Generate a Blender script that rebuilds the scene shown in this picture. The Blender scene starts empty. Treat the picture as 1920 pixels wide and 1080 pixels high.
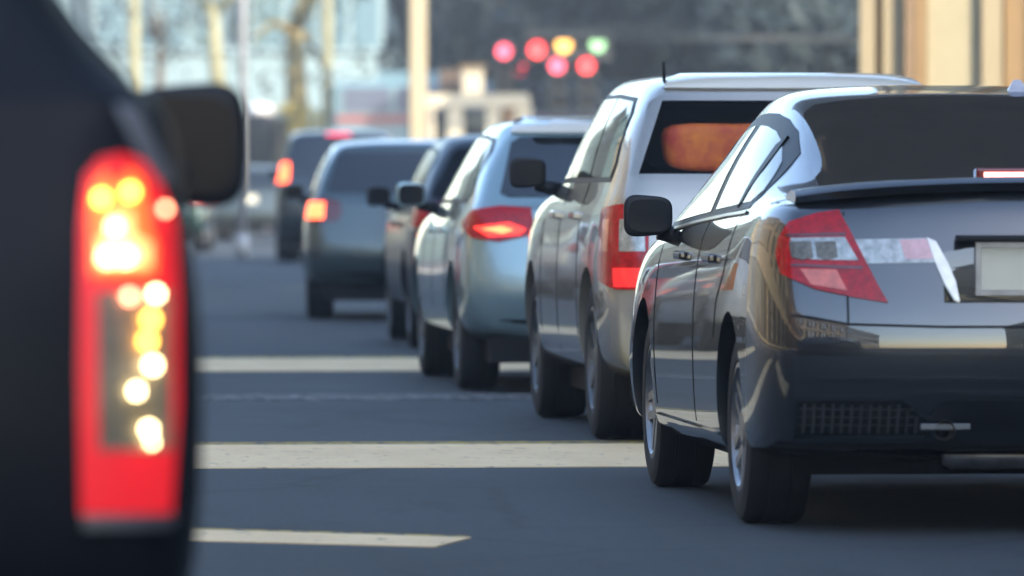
import bpy, bmesh, math, random
from mathutils import Vector, Matrix
from mathutils.bvhtree import BVHTree
R = math.radians
random.seed(7)
sc = bpy.context.scene
col = sc.collection

# ------------------------------------------------------------------ camera
CAM_H = 1.114
YAW = R(4.95)
F_PX = 12700.0
cam_data = bpy.data.cameras.new('camera')
cam_data.sensor_width = 36.0
cam_data.lens = F_PX / 1920 * 36.0
cam_data.clip_start = 0.1
cam_data.clip_end = 5000
cam_data.dof.use_dof = True
cam_data.dof.focus_distance = 25.0
cam_data.dof.aperture_fstop = 3.9
cam_data.dof.aperture_blades = 0
cam = bpy.data.objects.new('camera', cam_data)
col.objects.link(cam)
cam.location = (0, 0, CAM_H)
cam.rotation_euler = (R(90) - math.atan(198 / F_PX), 0, -YAW)
sc.camera = cam

# ------------------------------------------------------------------ light
HAZE = 0.0010
SUN_DIR = Vector((-0.62, 0.76, -0.56)).normalized()      # travel of the light
world = bpy.data.worlds.new('World')
sc.world = world
world.use_nodes = True
wn = world.node_tree
for n in list(wn.nodes): wn.nodes.remove(n)
sky = wn.nodes.new('ShaderNodeTexSky')
sky.sky_type = 'NISHITA'
sky.sun_disc = False
sky.sun_elevation = math.asin(-SUN_DIR.z)
sky.sun_rotation = math.atan2(-SUN_DIR.x, -SUN_DIR.y)
sky.air_density = 1.0
sky.dust_density = 1.0
sky.ozone_density = 1.0
bg = wn.nodes.new('ShaderNodeBackground')
bg.inputs['Strength'].default_value = 0.15
wo = wn.nodes.new('ShaderNodeOutputWorld')
wn.links.new(sky.outputs[0], bg.inputs[0])
wn.links.new(bg.outputs[0], wo.inputs[0])
sun_data = bpy.data.lights.new('sun', 'SUN')
sun_data.energy = 2.0
sun_data.angle = R(0.5)
sun_data.color = (1.0, 0.87, 0.68)
sun = bpy.data.objects.new('sun', sun_data)
col.objects.link(sun)
sun.rotation_euler = SUN_DIR.to_track_quat('-Z', 'Y').to_euler()
sun.location = (-40, -40, 60)
sc.view_settings.view_transform = 'Standard'
sc.view_settings.look = 'None'
sc.view_settings.gamma = 1.0
sc.view_settings.use_curve_mapping = False
sc.view_settings.exposure = 1.95
sc.render.engine = 'CYCLES'
sc.cycles.use_denoising = True
sc.cycles.max_bounces = 6
sc.cycles.transparent_max_bounces = 8
sc.cycles.sample_clamp_indirect = 8

# ------------------------------------------------------------------ helpers
def mat(name, color, rough=0.6, metal=0.0, coat=0.0, noise=0.0, nscale=6.0, bump=0.0, bscale=40.0,
        emit=None, estr=0.0, trans=0.0, ior=1.45, spec=0.5, alpha=1.0, coat_rough=0.03, second=None):
    m = bpy.data.materials.new(name)
    m.use_nodes = True
    nt = m.node_tree
    b = nt.nodes['Principled BSDF']
    b.inputs['Base Color'].default_value = (*color, 1)
    b.inputs['Roughness'].default_value = rough
    b.inputs['Metallic'].default_value = metal
    b.inputs['Coat Weight'].default_value = coat
    b.inputs['Coat Roughness'].default_value = coat_rough
    b.inputs['Transmission Weight'].default_value = trans
    b.inputs['IOR'].default_value = ior
    b.inputs['Specular IOR Level'].default_value = spec
    b.inputs['Alpha'].default_value = alpha
    if emit:
        b.inputs['Emission Color'].default_value = (*emit, 1)
        b.inputs['Emission Strength'].default_value = estr
    if noise or bump or second:
        tc = nt.nodes.new('ShaderNodeTexCoord')
    if noise or second:
        nz = nt.nodes.new('ShaderNodeTexNoise')
        nz.inputs['Scale'].default_value = nscale
        nz.inputs['Detail'].default_value = 8
        nz.inputs['Roughness'].default_value = 0.62
        nt.links.new(tc.outputs['Object'], nz.inputs['Vector'])
        rp = nt.nodes.new('ShaderNodeValToRGB')
        rp.color_ramp.elements[0].position = 0.3
        rp.color_ramp.elements[1].position = 0.7
        if second:
            c0, c1 = color, second
        else:
            c0 = tuple(max(0, c * (1 - noise)) for c in color)
            c1 = tuple(min(1, c * (1 + noise)) for c in color)
        rp.color_ramp.elements[0].color = (*c0, 1)
        rp.color_ramp.elements[1].color = (*c1, 1)
        nt.links.new(nz.outputs['Fac'], rp.inputs[0])
        nt.links.new(rp.outputs[0], b.inputs['Base Color'])
    if bump:
        nb = nt.nodes.new('ShaderNodeTexNoise')
        nb.inputs['Scale'].default_value = bscale
        nb.inputs['Detail'].default_value = 5
        nt.links.new(tc.outputs['Object'], nb.inputs['Vector'])
        bp = nt.nodes.new('ShaderNodeBump')
        bp.inputs['Strength'].default_value = bump
        bp.inputs['Distance'].default_value = 0.02
        nt.links.new(nb.outputs['Fac'], bp.inputs['Height'])
        nt.links.new(bp.outputs[0], b.inputs['Normal'])
    return m

def paint(name, c, metal=0.35, rough=0.32):
    return mat(name, c, rough, metal, 1.0, noise=0.06, nscale=3.0, coat_rough=0.025)

M = {}
def road_mat(name, base_a, base_b, paint=None, paint2=None, wear=0.30):
    m = bpy.data.materials.new(name); m.use_nodes = True
    nt = m.node_tree; b = nt.nodes['Principled BSDF']; L_ = nt.links.new
    tc = nt.nodes.new('ShaderNodeTexCoord')
    def noise(scale, detail=6, stretch=None, rough=.6):
        n = nt.nodes.new('ShaderNodeTexNoise'); n.inputs['Scale'].default_value = scale; n.inputs['Detail'].default_value = detail; n.inputs['Roughness'].default_value = rough
        if stretch:
            mp = nt.nodes.new('ShaderNodeMapping'); mp.inputs['Scale'].default_value = stretch
            L_(tc.outputs['Object'], mp.inputs['Vector']); L_(mp.outputs[0], n.inputs['Vector'])
        else: L_(tc.outputs['Object'], n.inputs['Vector'])
        return n
    def ramp(src, p0, p1, c0, c1):
        r = nt.nodes.new('ShaderNodeValToRGB'); r.color_ramp.elements[0].position = p0; r.color_ramp.elements[1].position = p1
        r.color_ramp.elements[0].color = (*c0, 1); r.color_ramp.elements[1].color = (*c1, 1); L_(src, r.inputs[0]); return r
    def mix(a, c, f, mode='MIX'):
        x = nt.nodes.new('ShaderNodeMixRGB'); x.blend_type = mode
        if isinstance(f, float): x.inputs[0].default_value = f
        else: L_(f, x.inputs[0])
        L_(a, x.inputs[1]); L_(c, x.inputs[2]); return x
    big = ramp(noise(.55, 5, (1, .35, 1)).outputs['Fac'], .35, .68, base_a, base_b)
    grain = ramp(noise(55, 4, rough=.8).outputs['Fac'], .36, .66, (.62, .62, .62), (1.35, 1.35, 1.35))
    c = mix(big.outputs[0], grain.outputs[0], 1.0, 'MULTIPLY')
    stain = ramp(noise(1.6, 7, (1, .25, 1)).outputs['Fac'], .55, .72, (1, 1, 1), (.55, .55, .56))
    c = mix(c.outputs[0], stain.outputs[0], 1.0, 'MULTIPLY')
    vor = nt.nodes.new('ShaderNodeTexVoronoi'); vor.feature = 'DISTANCE_TO_EDGE'; vor.inputs['Scale'].default_value = .55
    wv = noise(2.5, 5); mv = mix(tc.outputs['Object'], wv.outputs['Color'], .12); L_(mv.outputs[0], vor.inputs['Vector'])
    crack = ramp(vor.outputs['Distance'], .003, .016, (.72, .72, .72), (1, 1, 1))
    c = mix(c.outputs[0], crack.outputs[0], 1.0, 'MULTIPLY')
    if paint:
        pc = ramp(noise(2.2, 8, (1.5, .5, 1)).outputs['Fac'], .3, .7, paint, paint2)
        msk = ramp(noise(9, 9, (1.6, .5, 1), .75).outputs['Fac'], wear, wear + .16, (0, 0, 0), (1, 1, 1))
        c = mix(c.outputs[0], pc.outputs[0], msk.outputs[0])
    L_(c.outputs[0], b.inputs['Base Color'])
    b.inputs['Roughness'].default_value = .82
    bp = nt.nodes.new('ShaderNodeBump'); bp.inputs['Strength'].default_value = .6; bp.inputs['Distance'].default_value = .012
    L_(noise(80, 4).outputs['Fac'], bp.inputs['Height']); L_(bp.outputs[0], b.inputs['Normal'])
    return m
AS = ((.034, .044, .051), (.054, .066, .074))
M['asphalt'] = road_mat('asphalt', *AS)
M['line'] = road_mat('line_paint', *AS, (0.86, 0.62, 0.34), (1.0, 0.77, 0.45), .27)
M['line_faded'] = road_mat('line_paint_faded', *AS, (.16, .16, .16), (.32, .31, .29), .46)
M['line_yellow'] = road_mat('line_paint_yellow', *AS, (.34, .24, .05), (.50, .36, .08), .38)
M['pavement'] = mat('pavement', (0.15, 0.14, 0.13), 0.85, noise=0.25, nscale=2)
M['kerb'] = mat('kerb', (0.42, 0.40, 0.36), 0.8, noise=0.2, nscale=3)
M['black_plastic'] = mat('black_plastic', (0.007, 0.009, 0.013), 0.5, bump=0.05, bscale=300)
M['rubber'] = mat('rubber', (0.016, 0.016, 0.018), 0.72, noise=0.25, nscale=20, bump=0.15, bscale=120)
M['dark_under'] = mat('dark_under', (0.006, 0.006, 0.007), 0.8)
M['alloy'] = mat('alloy', (0.34, 0.35, 0.36), 0.40, 0.85, noise=0.1, nscale=20)
M['steel'] = mat('steel', (0.38, 0.38, 0.40), 0.35, 0.9, noise=0.25, nscale=14)
M['rim_dark'] = mat('dull_alloy', (0.16, 0.17, 0.18), 0.45, 0.6, noise=0.1, nscale=20)
M['chrome'] = mat('chrome', (0.58, 0.54, 0.47), 0.32, 1.0, noise=.15, nscale=30)
M['glass'] = mat('tinted_glass', (0.008, 0.011, 0.012), 0.03, 0.0, 1.0, spec=0.6, coat_rough=0.01)
M['glass_side'] = mat('side_glass', (0.010, 0.014, 0.015), 0.05, 0.0, 0.0, spec=0.7)
M['clear_glass'] = mat('clear_glass', (0.75, 0.78, 0.78), 0.02, trans=1.0, ior=1.05)
M['mirror_glass'] = mat('mirror_glass', (0.012, 0.015, 0.022), 0.12, 0.0, spec=0.12)
M['glass_dim'] = mat('dull_glass', (0.008, 0.011, 0.014), 0.22, spec=.12)
M['glass_near'] = mat('blue_tinted_glass', (0.008, 0.024, 0.036), 0.10, spec=.45)
M['seam'] = mat('panel_gap', (0.004, 0.004, 0.005), 0.7)
M['red_lens'] = mat('red_lens', (0.50, 0.004, 0.012), 0.16, 0, 0.35, spec=.35, noise=0.35, nscale=42, coat_rough=0.02)
M['red_lens_dark'] = mat('red_lens_dark', (0.16, 0.006, 0.012), 0.15, 0, 1.0, coat_rough=0.02)
M['clear_lens'] = mat('clear_lens', (0.40, 0.41, 0.38), 0.15, 0.35, 1.0, noise=0.45, nscale=34)
M['bowl'] = mat('lamp_bowl', (0.16, 0.145, 0.12), 0.3, .5, noise=.4, nscale=60)
M['pink_lens'] = mat('pink_lens', (0.80, 0.16, 0.10), 0.12, 0.1, 1.0, noise=0.25, nscale=26)
M['amber_lens'] = mat('amber_lens', (0.75, 0.20, 0.02), 0.15, 0, 1.0)
M['lit_red'] = mat('lit_red', (0.6, 0.02, 0.02), 0.3, emit=(1.0, 0.035, 0.02), estr=0.806)
M['lit_pink'] = mat('lit_pink', (0.6, 0.02, 0.05), 0.3, emit=(1.0, 0.06, 0.12), estr=0.992)
M['lit_orange'] = mat('lit_orange', (0.8, 0.2, 0.05), 0.3, emit=(1.0, 0.105, 0.035), estr=1.98)
M['lit_stop'] = mat('lit_stop', (0.8, 0.3, 0.3), 0.3, emit=(1.0, 0.40, 0.34), estr=1.36)
M['plate'] = mat('plate_white', (0.93, 0.88, 0.70), 0.4, noise=0.04)
M['leather'] = mat('seat_fabric', (0.06, 0.05, 0.05), 0.7)
M['orange_glow_paint'] = mat('orange_glow_paint', (1.0, 0.30, 0.035), 0.6, second=(0.50, 0.012, 0.05), nscale=5.5)  # reds and oranges of a glow, put into the colour

def new_obj(name, mesh, m=None, parent=None, smooth=False):
    if m is not None and not mesh.materials:
        mesh.materials.append(m)
    o = bpy.data.objects.new(name, mesh)
    col.objects.link(o)
    if parent is not None: o.parent = parent
    if smooth:
        mesh.polygons.foreach_set('use_smooth', [True] * len(mesh.polygons))
        mesh.update()
    return o

def obj(name, bm, m, parent=None, smooth=False):
    bmesh.ops.recalc_face_normals(bm, faces=bm.faces)
    me = bpy.data.meshes.new(name)
    bm.to_mesh(me); bm.free()
    return new_obj(name, me, m, parent, smooth)

def root(name, label, cat, loc=(0, 0, 0), rz=0.0, group=None):
    o = bpy.data.objects.new(name, None)
    col.objects.link(o)
    o.empty_display_size = 0.3
    o.location = loc; o.rotation_euler = (0, 0, rz)
    tag(o, label, cat, group)
    return o

def tag(o, label=None, cat=None, group=None, kind=None):
    if label: o['label'] = label
    if cat: o['category'] = cat
    if group: o['group'] = group
    if kind: o['kind'] = kind
    return o

def box(bm, x0, x1, y0, y1, z0, z1, bev=0.0):
    g = bmesh.ops.create_cube(bm, size=1.0)
    vs = g['verts']
    for v in vs:
        v.co = Vector(((x0 + x1) / 2 + v.co.x * (x1 - x0), (y0 + y1) / 2 + v.co.y * (y1 - y0), (z0 + z1) / 2 + v.co.z * (z1 - z0)))
    if bev:
        es = list({e for v in vs for e in v.link_edges})
        bmesh.ops.bevel(bm, geom=es, offset=bev, segments=3, affect='EDGES', profile=0.5)
    return vs

def boxo(name, dims, m, parent=None, bev=0.0):
    bm = bmesh.new(); box(bm, *dims, bev=bev)
    return obj(name, bm, m, parent)

def tube(bm, pts, rads, seg=12, caps=True):
    rings = []
    for i, p in enumerate(pts):
        p = Vector(p)
        a = Vector(pts[max(i - 1, 0)]); b = Vector(pts[min(i + 1, len(pts) - 1)])
        d = (b - a).normalized()
        up = Vector((0, 0, 1)) if abs(d.z) < 0.9 else Vector((1, 0, 0))
        s = d.cross(up).normalized(); t = s.cross(d).normalized()
        r = rads[i] if isinstance(rads, (list, tuple)) else rads
        rings.append([bm.verts.new(p + (s * math.cos(k * 2 * math.pi / seg) + t * math.sin(k * 2 * math.pi / seg)) * r) for k in range(seg)])
    for i in range(len(rings) - 1):
        for k in range(seg):
            bm.faces.new((rings[i][k], rings[i][(k + 1) % seg], rings[i + 1][(k + 1) % seg], rings[i + 1][k]))
    if caps:
        bm.faces.new(rings[0]); bm.faces.new(rings[-1])
    return rings

def lathe_x(bm, prof, seg=48):
    """profile of (x, r) spun about the x axis"""
    rings = []
    for x, r in prof:
        rings.append([bm.verts.new((x, r * math.cos(k * 2 * math.pi / seg), r * math.sin(k * 2 * math.pi / seg))) for k in range(seg)])
    for i in range(len(rings) - 1):
        for k in range(seg):
            bm.faces.new((rings[i][k], rings[i][(k + 1) % seg], rings[i + 1][(k + 1) % seg], rings[i + 1][k]))
    return rings

def W(px, py, Y):
    """the place at distance Y along the road that appears at photo pixel px, py"""
    X = Y * math.tan(YAW + math.atan((px - 960) / F_PX))
    return X, CAM_H - (py - 342) / F_PX * Y

# ------------------------------------------------------------------ car body net
NP = 13
SH = [.99, .968, .93]       # how far the shoulder rows stand out
LOW = [.80, .965]
def lower(Wd, B, zs):
    return [(LOW[0] * Wd, zs), (LOW[1] * Wd, zs + .07), (1.0 * Wd, zs + .22), (1.005 * Wd, B - .36), (SH[0] * Wd, B - .17), (SH[1] * Wd, B - (SH[4] if len(SH) > 4 else .06)), (SH[2] * Wd, B)]
def cabin(Wd, B, H, wt, zs=.22):
    a = (SH[3] if len(SH) > 3 else SH[2]) * Wd; Ht = H - .11
    return lower(Wd, B, zs) + [((a + wt) / 2 + .022, (B + Ht) / 2 + .005), (wt, Ht), (wt - .055, H - .035), (.82 * (wt - .055), H - .014), (.42 * wt, H - .003), (0, H)]
def deck(Wd, B, c, zs=.22):
    a = .93 * Wd
    xs = [.86 * Wd, .77 * Wd, .66 * Wd, .52 * Wd, .27 * Wd, 0]
    return lower(Wd, B, zs) + [(x, B + c * (1 - (x / a) ** 2)) for x in xs]

def build_body(stations, y_rear, y_front, k_rear, k_front, bow_r=.10, bow_f=.22, levels=2):
    """stations: list of (y, [13 (x,z)]); first and last are ends whose y per row come from y_rear, y_front"""
    bm = bmesh.new()
    grid = []
    n = len(stations)
    halfs = []
    for si, (y, pts) in enumerate(stations):
        row = []
        for p in range(NP):
            x, z = pts[p]
            yy = y
            if si in (0, 1):
                yb = y_rear[p]
                yy = yb + (0.0 if si == 0 else 0.13)
                yy += bow_r * (abs(x) / .87) ** 2.4
            if si in (n - 1, n - 2):
                yb = y_front[p]
                yy = yb - (0.0 if si == n - 1 else 0.16)
                yy -= bow_f * (abs(x) / .87) ** 2.4
            row.append((x, yy, z))
        halfs.append(row)
    for row in halfs:
        left = [bm.verts.new((-x, y, z)) for x, y, z in row]
        right = [bm.verts.new((x, y, z)) for x, y, z in reversed(row[:-1])]
        grid.append(left + right)
    tot = 2 * NP - 1
    for s in range(n - 1):
        for k in range(tot - 1):
            bm.faces.new((grid[s][k], grid[s + 1][k], grid[s + 1][k + 1], grid[s][k + 1]))
        bm.faces.new((grid[s][tot - 1], grid[s + 1][tot - 1], grid[s + 1][0], grid[s][0]))
    def cap(g, half, k, ybase, bow, sign):
        top = g[k:tot - k]
        nc = len(top)
        xs = [v.co.x for v in top]; xt = half[k][0]
        rows = [top]
        for p in range(k - 1, -1, -1):
            xp, yp, zp = half[p]
            r = [g[p]]
            for j in range(1, nc - 1):
                x = xs[j] / xt * xp
                zc = zp
                yy = ybase[p] + sign * bow * (abs(x) / .87) ** 2.4
                r.append(bm.verts.new((x, yy, zc)))
            r.append(g[tot - 1 - p])
            rows.append(r)
        for a, b in zip(rows, rows[1:]):
            for j in range(nc - 1):
                bm.faces.new((a[j], a[j + 1], b[j + 1], b[j]))
        bm.faces.new(rows[-1])
    cap(grid[0], halfs[0], k_rear, y_rear, bow_r, 1)
    cap(grid[-1], halfs[-1], k_front, y_front, bow_f, -1)
    bmesh.ops.recalc_face_normals(bm, faces=bm.faces)
    me = bpy.data.meshes.new('body_net')
    bm.to_mesh(me); bm.free()
    return me

def evaluate(me, mods):
    o = bpy.data.objects.new('work', me); col.objects.link(o)
    trash = []
    for kind, arg in mods:
        if kind == 'sub':
            m = o.modifiers.new('s', 'SUBSURF'); m.levels = arg; m.render_levels = arg
        else:
            c = bpy.data.objects.new('cut', arg); col.objects.link(c); trash.append(c)
            m = o.modifiers.new('b', 'BOOLEAN'); m.operation = 'DIFFERENCE'; m.object = c; m.solver = 'EXACT'
            c.hide_render = True
    bpy.context.view_layer.update()
    dg = bpy.context.evaluated_depsgraph_get()
    out = bpy.data.meshes.new_from_object(o.evaluated_get(dg))
    for c in trash: bpy.data.objects.remove(c)
    bpy.data.objects.remove(o)
    return out

NORM = {}
def bvh_of(me):
    bm = bmesh.new(); bm.from_mesh(me)
    bmesh.ops.triangulate(bm, faces=bm.faces)
    bm.normal_update(); bm.faces.ensure_lookup_table()
    t = BVHTree.FromBMesh(bm)
    NORM[id(t)] = (t, [[(v.co.copy(), v.normal.copy()) for v in f.verts] for f in bm.faces])
    bm.free()
    return t
def smooth_normal(bvh, idx, p, flat):
    (a, na), (b, nb), (c, nc) = NORM[id(bvh)][1][idx]
    v0, v1, v2 = b - a, c - a, p - a
    d00, d01, d11, d20, d21 = v0.dot(v0), v0.dot(v1), v1.dot(v1), v2.dot(v0), v2.dot(v1)
    den = d00 * d11 - d01 * d01
    if abs(den) < 1e-14: return flat
    v = (d11 * d20 - d01 * d21) / den; w = (d00 * d21 - d01 * d20) / den
    n = na * (1 - v - w) + nb * v + nc * w
    if n.length < 1e-6: return flat
    n.normalize()
    return n if n.dot(flat) > .2 else flat

def drape(bvh, poly, view='rear', off=.004, step=.04, depth=.012, ang=45):
    """a panel with the outline poly laid on the body, seen from the rear, side, top, front or a corner"""
    if view == 'rear':   orig = lambda u, v: Vector((u, -6, v)); d = Vector((0, 1, 0))
    elif view == 'front': orig = lambda u, v: Vector((u, 12, v)); d = Vector((0, -1, 0))
    elif view == 'left': orig = lambda u, v: Vector((-4, u, v)); d = Vector((1, 0, 0))
    elif view == 'right': orig = lambda u, v: Vector((4, u, v)); d = Vector((-1, 0, 0))
    elif view == 'top':  orig = lambda u, v: Vector((u, v, 5)); d = Vector((0, 0, -1))
    elif view in ('cl', 'cr'):
        s = 1 if view == 'cl' else -1
        d = Vector((s * math.sin(R(ang)), math.cos(R(ang)), 0))
        ax = Vector((d.y, -d.x, 0))
        orig = lambda u, v: ax * u + Vector((0, 0, v)) - d * 7
    bm = bmesh.new()
    f = bm.faces.new([bm.verts.new((u, v, 0)) for u, v in poly])
    bmesh.ops.triangulate(bm, faces=[f])
    us = [p[0] for p in poly]; vs = [p[1] for p in poly]
    for lo, hi, nrm in ((min(us), max(us), (1, 0, 0)), (min(vs), max(vs), (0, 1, 0))):
        n = int((hi - lo) / step)
        for i in range(1, n + 1):
            c = lo + (hi - lo) * i / (n + 1)
            bmesh.ops.bisect_plane(bm, geom=bm.verts[:] + bm.edges[:] + bm.faces[:], plane_co=Vector(nrm) * c, plane_no=nrm)
    nmap = {}
    for v in bm.verts:
        o_ = orig(v.co.x, v.co.y)
        loc, nor, i, dist = bvh.ray_cast(o_, d)
        if loc is None:
            loc, nor, i, dist = bvh.find_nearest(o_ + d * 6.5 if view != 'top' else o_ + d * 4)
        nor = smooth_normal(bvh, i, loc, nor)
        if nor.dot(d) > .15: nor = -nor
        nmap[v] = nor
        v.co = loc + nor * off
    bm.normal_update()
    for f in bm.faces:
        if f.normal.dot(nmap[f.verts[0]]) < 0: f.normal_flip()
    be = [e for e in bm.edges if e.is_boundary]
    low = {}
    for e in be:
        for v in e.verts:
            if v not in low:
                low[v] = bm.verts.new(v.co - nmap[v] * (off + depth) )
    nl = dict(nmap)
    for v, lv in low.items(): nl[lv] = nmap[v]
    for e in be:
        a, b = e.verts
        bm.faces.new((a, b, low[b], low[a]))
    bm.verts.index_update()
    global LAST_N
    LAST_N = [nl[v].copy() for v in bm.verts]
    return bm

def draped(name, bvh, poly, m, parent, view='rear', **k):
    bm = drape(bvh, poly, view, **k)
    me = bpy.data.meshes.new(name)
    bm.to_mesh(me); bm.free()
    me.polygons.foreach_set('use_smooth', [True] * len(me.polygons))
    me.normals_split_custom_set_from_vertices([tuple(n) for n in LAST_N])
    return new_obj(name, me, m, parent)

def strip(bvh, pts, w, view):
    """polyline of width w as outline"""
    L = []; Rr = []
    for i, p in enumerate(pts):
        a = Vector(pts[max(i - 1, 0)]); b = Vector(pts[min(i + 1, len(pts) - 1)])
        d = (b - a).normalized(); n = Vector((-d.y, d.x)) * w / 2
        L.append(tuple(Vector(p) + n)); Rr.append(tuple(Vector(p) - n))
    return L + Rr[::-1]

def mir(poly): return [(-u, v) for u, v in poly][::-1]

# ------------------------------------------------------------------ wheels
wheel_cache = {}
def wheel_meshes(rad, wid, style='split'):
    key = (rad, wid, style)
    if key in wheel_cache: return wheel_cache[key]
    bm = bmesh.new()
    h = wid / 2; ri = rad * .66
    prof = [(-h * .8, ri), (-h * .98, ri + .01), (-h * 1.02, ri + (rad - ri) * .55), (-h * .93, rad - .014), (-h * .72, rad), (-h * .40, rad), (-h * .38, rad - .008), (-h * .30, rad - .008), (-h * .28, rad),
            (h * .28, rad), (h * .30, rad - .008), (h * .38, rad - .008), (h * .40, rad), (h * .72, rad), (h * .93, rad - .014), (h * 1.02, ri + (rad - ri) * .55), (h * .98, ri + .01), (h * .8, ri)]
    lathe_x(bm, prof, 56)
    bmesh.ops.recalc_face_normals(bm, faces=bm.faces)
    t = bpy.data.meshes.new('tyre'); bm.to_mesh(t); bm.free(); t.materials.append(M['rubber'])
    t.polygons.foreach_set('use_smooth', [True] * len(t.polygons))
    t.set_sharp_from_angle(angle=R(40))
    bm = bmesh.new()          # rim, outer face towards -x
    lathe_x(bm, [(-h * .96, ri + .004), (-h * .98, ri - .012), (-h * .85, ri - .02), (-h * .2, ri - .035), (h * .8, ri - .02), (h * .9, ri)], 48)
    nsp = 5 if style == 'split' else 9
    for k in range(nsp):
        for da in ((-.16, .16) if style == 'split' else (0,)):
            a = 2 * math.pi * k / nsp
            c = Matrix.Rotation(a, 3, 'X')
            w = .017 if style == 'split' else .024
            y0, y1 = da * .25, da * ri * 1.0
            vv = []
            for (x, y, z) in [(-h * .80, y0 - w, .04), (-h * .80, y0 + w, .04), (-h * .9, y1 + w * .8, ri - .01), (-h * .9, y1 - w * .8, ri - .01),
                              (-h * .50, y0 - w, .04), (-h * .50, y0 + w, .04), (-h * .65, y1 + w * .8, ri - .01), (-h * .65, y1 - w * .8, ri - .01)]:
                vv.append(bm.verts.new(c @ Vector((x, y, z))))
            for q in ((0, 1, 2, 3), (7, 6, 5, 4), (0, 4, 5, 1), (1, 5, 6, 2), (2, 6, 7, 3), (3, 7, 4, 0)):
                bm.faces.new([vv[i] for i in q])
    lathe_x(bm, [(-h * .5, .0005), (-h * .88, .0005), (-h * .88, .05), (-h * .84, .065), (-h * .4, .07)], 24)
    bmesh.ops.recalc_face_normals(bm, faces=bm.faces)
    r = bpy.data.meshes.new('rim'); bm.to_mesh(r); bm.free(); r.materials.append(M['alloy'] if style == 'split' else M['rim_dark'])
    bm = bmesh.new()
    lathe_x(bm, [(-h * .15, .0005), (-h * .15, ri - .04), (-h * .05, ri - .04)], 32)
    d = bpy.data.meshes.new('brake_disc'); bm.to_mesh(d); bm.free(); d.materials.append(M['dark_under'])
    wheel_cache[key] = (t, r, d)
    return wheel_cache[key]

def add_wheels(par, track, wb, rad, wid, style='split', steer=0.0):
    t, r, d = wheel_meshes(rad, wid, style)
    for y in (0, wb):
        for s in (-1, 1):
            w = bpy.data.objects.new('wheel', t); col.objects.link(w); w.parent = par
            w.location = (s * track, y, rad)
            pass
            w.rotation_euler = (random.uniform(0, 1.2), 0, 0 if s < 0 else math.pi)
            for nm, me in (('rim', r), ('brake_disc', d)):
                q = bpy.data.objects.new(nm, me); col.objects.link(q); q.parent = w

def arch_cutter(track_in, wb, rad, zc, W2, dz=0.0):
    bm = bmesh.new()
    for y in (0, wb):
        for s in (-1, 1):
            g = []
            r = rad + .038
            for xx in (s * (W2 - .26), s * (W2 + .12)):
                ring = [bm.verts.new((xx, y + r * math.cos(k * 2 * math.pi / 40), zc + r * math.sin(k * 2 * math.pi / 40))) for k in range(40)]
                g.append(ring)
            for k in range(40):
                bm.faces.new((g[0][k], g[0][(k + 1) % 40], g[1][(k + 1) % 40], g[1][k]))
            bm.faces.new(g[0]); bm.faces.new(g[1])
    bmesh.ops.recalc_face_normals(bm, faces=bm.faces)
    me = bpy.data.meshes.new('cut'); bm.to_mesh(me); bm.free()
    return me

def box_cutter(*dims):
    bm = bmesh.new(); box(bm, *dims)
    bmesh.ops.recalc_face_normals(bm, faces=bm.faces)
    me = bpy.data.meshes.new('cut'); bm.to_mesh(me); bm.free()
    return me

def prism(poly, y0, y1, open_front=False):
    bm = bmesh.new()
    a = [bm.verts.new((x, y0, z)) for x, z in poly]; b = [bm.verts.new((x, y1, z)) for x, z in poly]
    if not open_front: bm.faces.new(a)
    bm.faces.new(b[::-1])
    n = len(poly)
    for i in range(n): bm.faces.new((a[i], b[i], b[(i + 1) % n], a[(i + 1) % n]))
    return bm
def prism_cutter(poly, y0, y1):
    bm = prism(poly, y0, y1)
    bmesh.ops.recalc_face_normals(bm, faces=bm.faces)
    me = bpy.data.meshes.new('cut'); bm.to_mesh(me); bm.free()
    return me

def sq(a, e):
    c = math.cos(a); return math.copysign(abs(c) ** e, c)
def mirror_obj(par, loc, size, housing, side=-1, glass=True):
    """door mirror: rounded housing, foot, glass facing rearward"""
    w, d, h = size
    bm = bmesh.new()
    N = 40
    rings = []
    for y, k in ((-.50, .90), (-.47, .975), (-.40, 1.0), (-.1, .98), (.15, .90), (.32, .74), (.43, .50), (.49, .22)):
        rings.append([bm.verts.new((sq(2 * math.pi * q / N, .50) * w / 2 * k, y * d, sq(2 * math.pi * q / N - math.pi / 2, .50) * h / 2 * k * (1 - .10 * side * -sq(2 * math.pi * q / N, .5)))) for q in range(N)])
    for a, b in zip(rings, rings[1:]):
        for q in range(N): bm.faces.new((a[q], a[(q + 1) % N], b[(q + 1) % N], b[q]))
    bm.faces.new(rings[0]); bm.faces.new(rings[-1])
    m = obj('side_mirror', bm, housing, par, True)
    m.data.set_sharp_from_angle(angle=R(60))
    m.location = loc
    if glass:
        gb = bmesh.new()
        f = gb.faces.new([gb.verts.new((sq(2 * math.pi * q / N, .50) * w / 2 * .82, -d * .5 - .003, sq(2 * math.pi * q / N - math.pi / 2, .50) * h / 2 * .80)) for q in range(N)])
        ex = bmesh.ops.extrude_face_region(gb, geom=[f])
        for v in ex['geom']:
            if isinstance(v, bmesh.types.BMVert): v.co.y += .004
        obj('mirror_glass', gb, M['mirror_glass'], m)
    fb = bmesh.new()
    tube(fb, [(-side * w * .25, .02, -h * .40), (-side * (w * .62 + .05), .03, -h * .58)], [.030, .034], 10)
    obj('mirror_foot', fb, M['black_plastic'], m, True)
    return m

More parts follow.
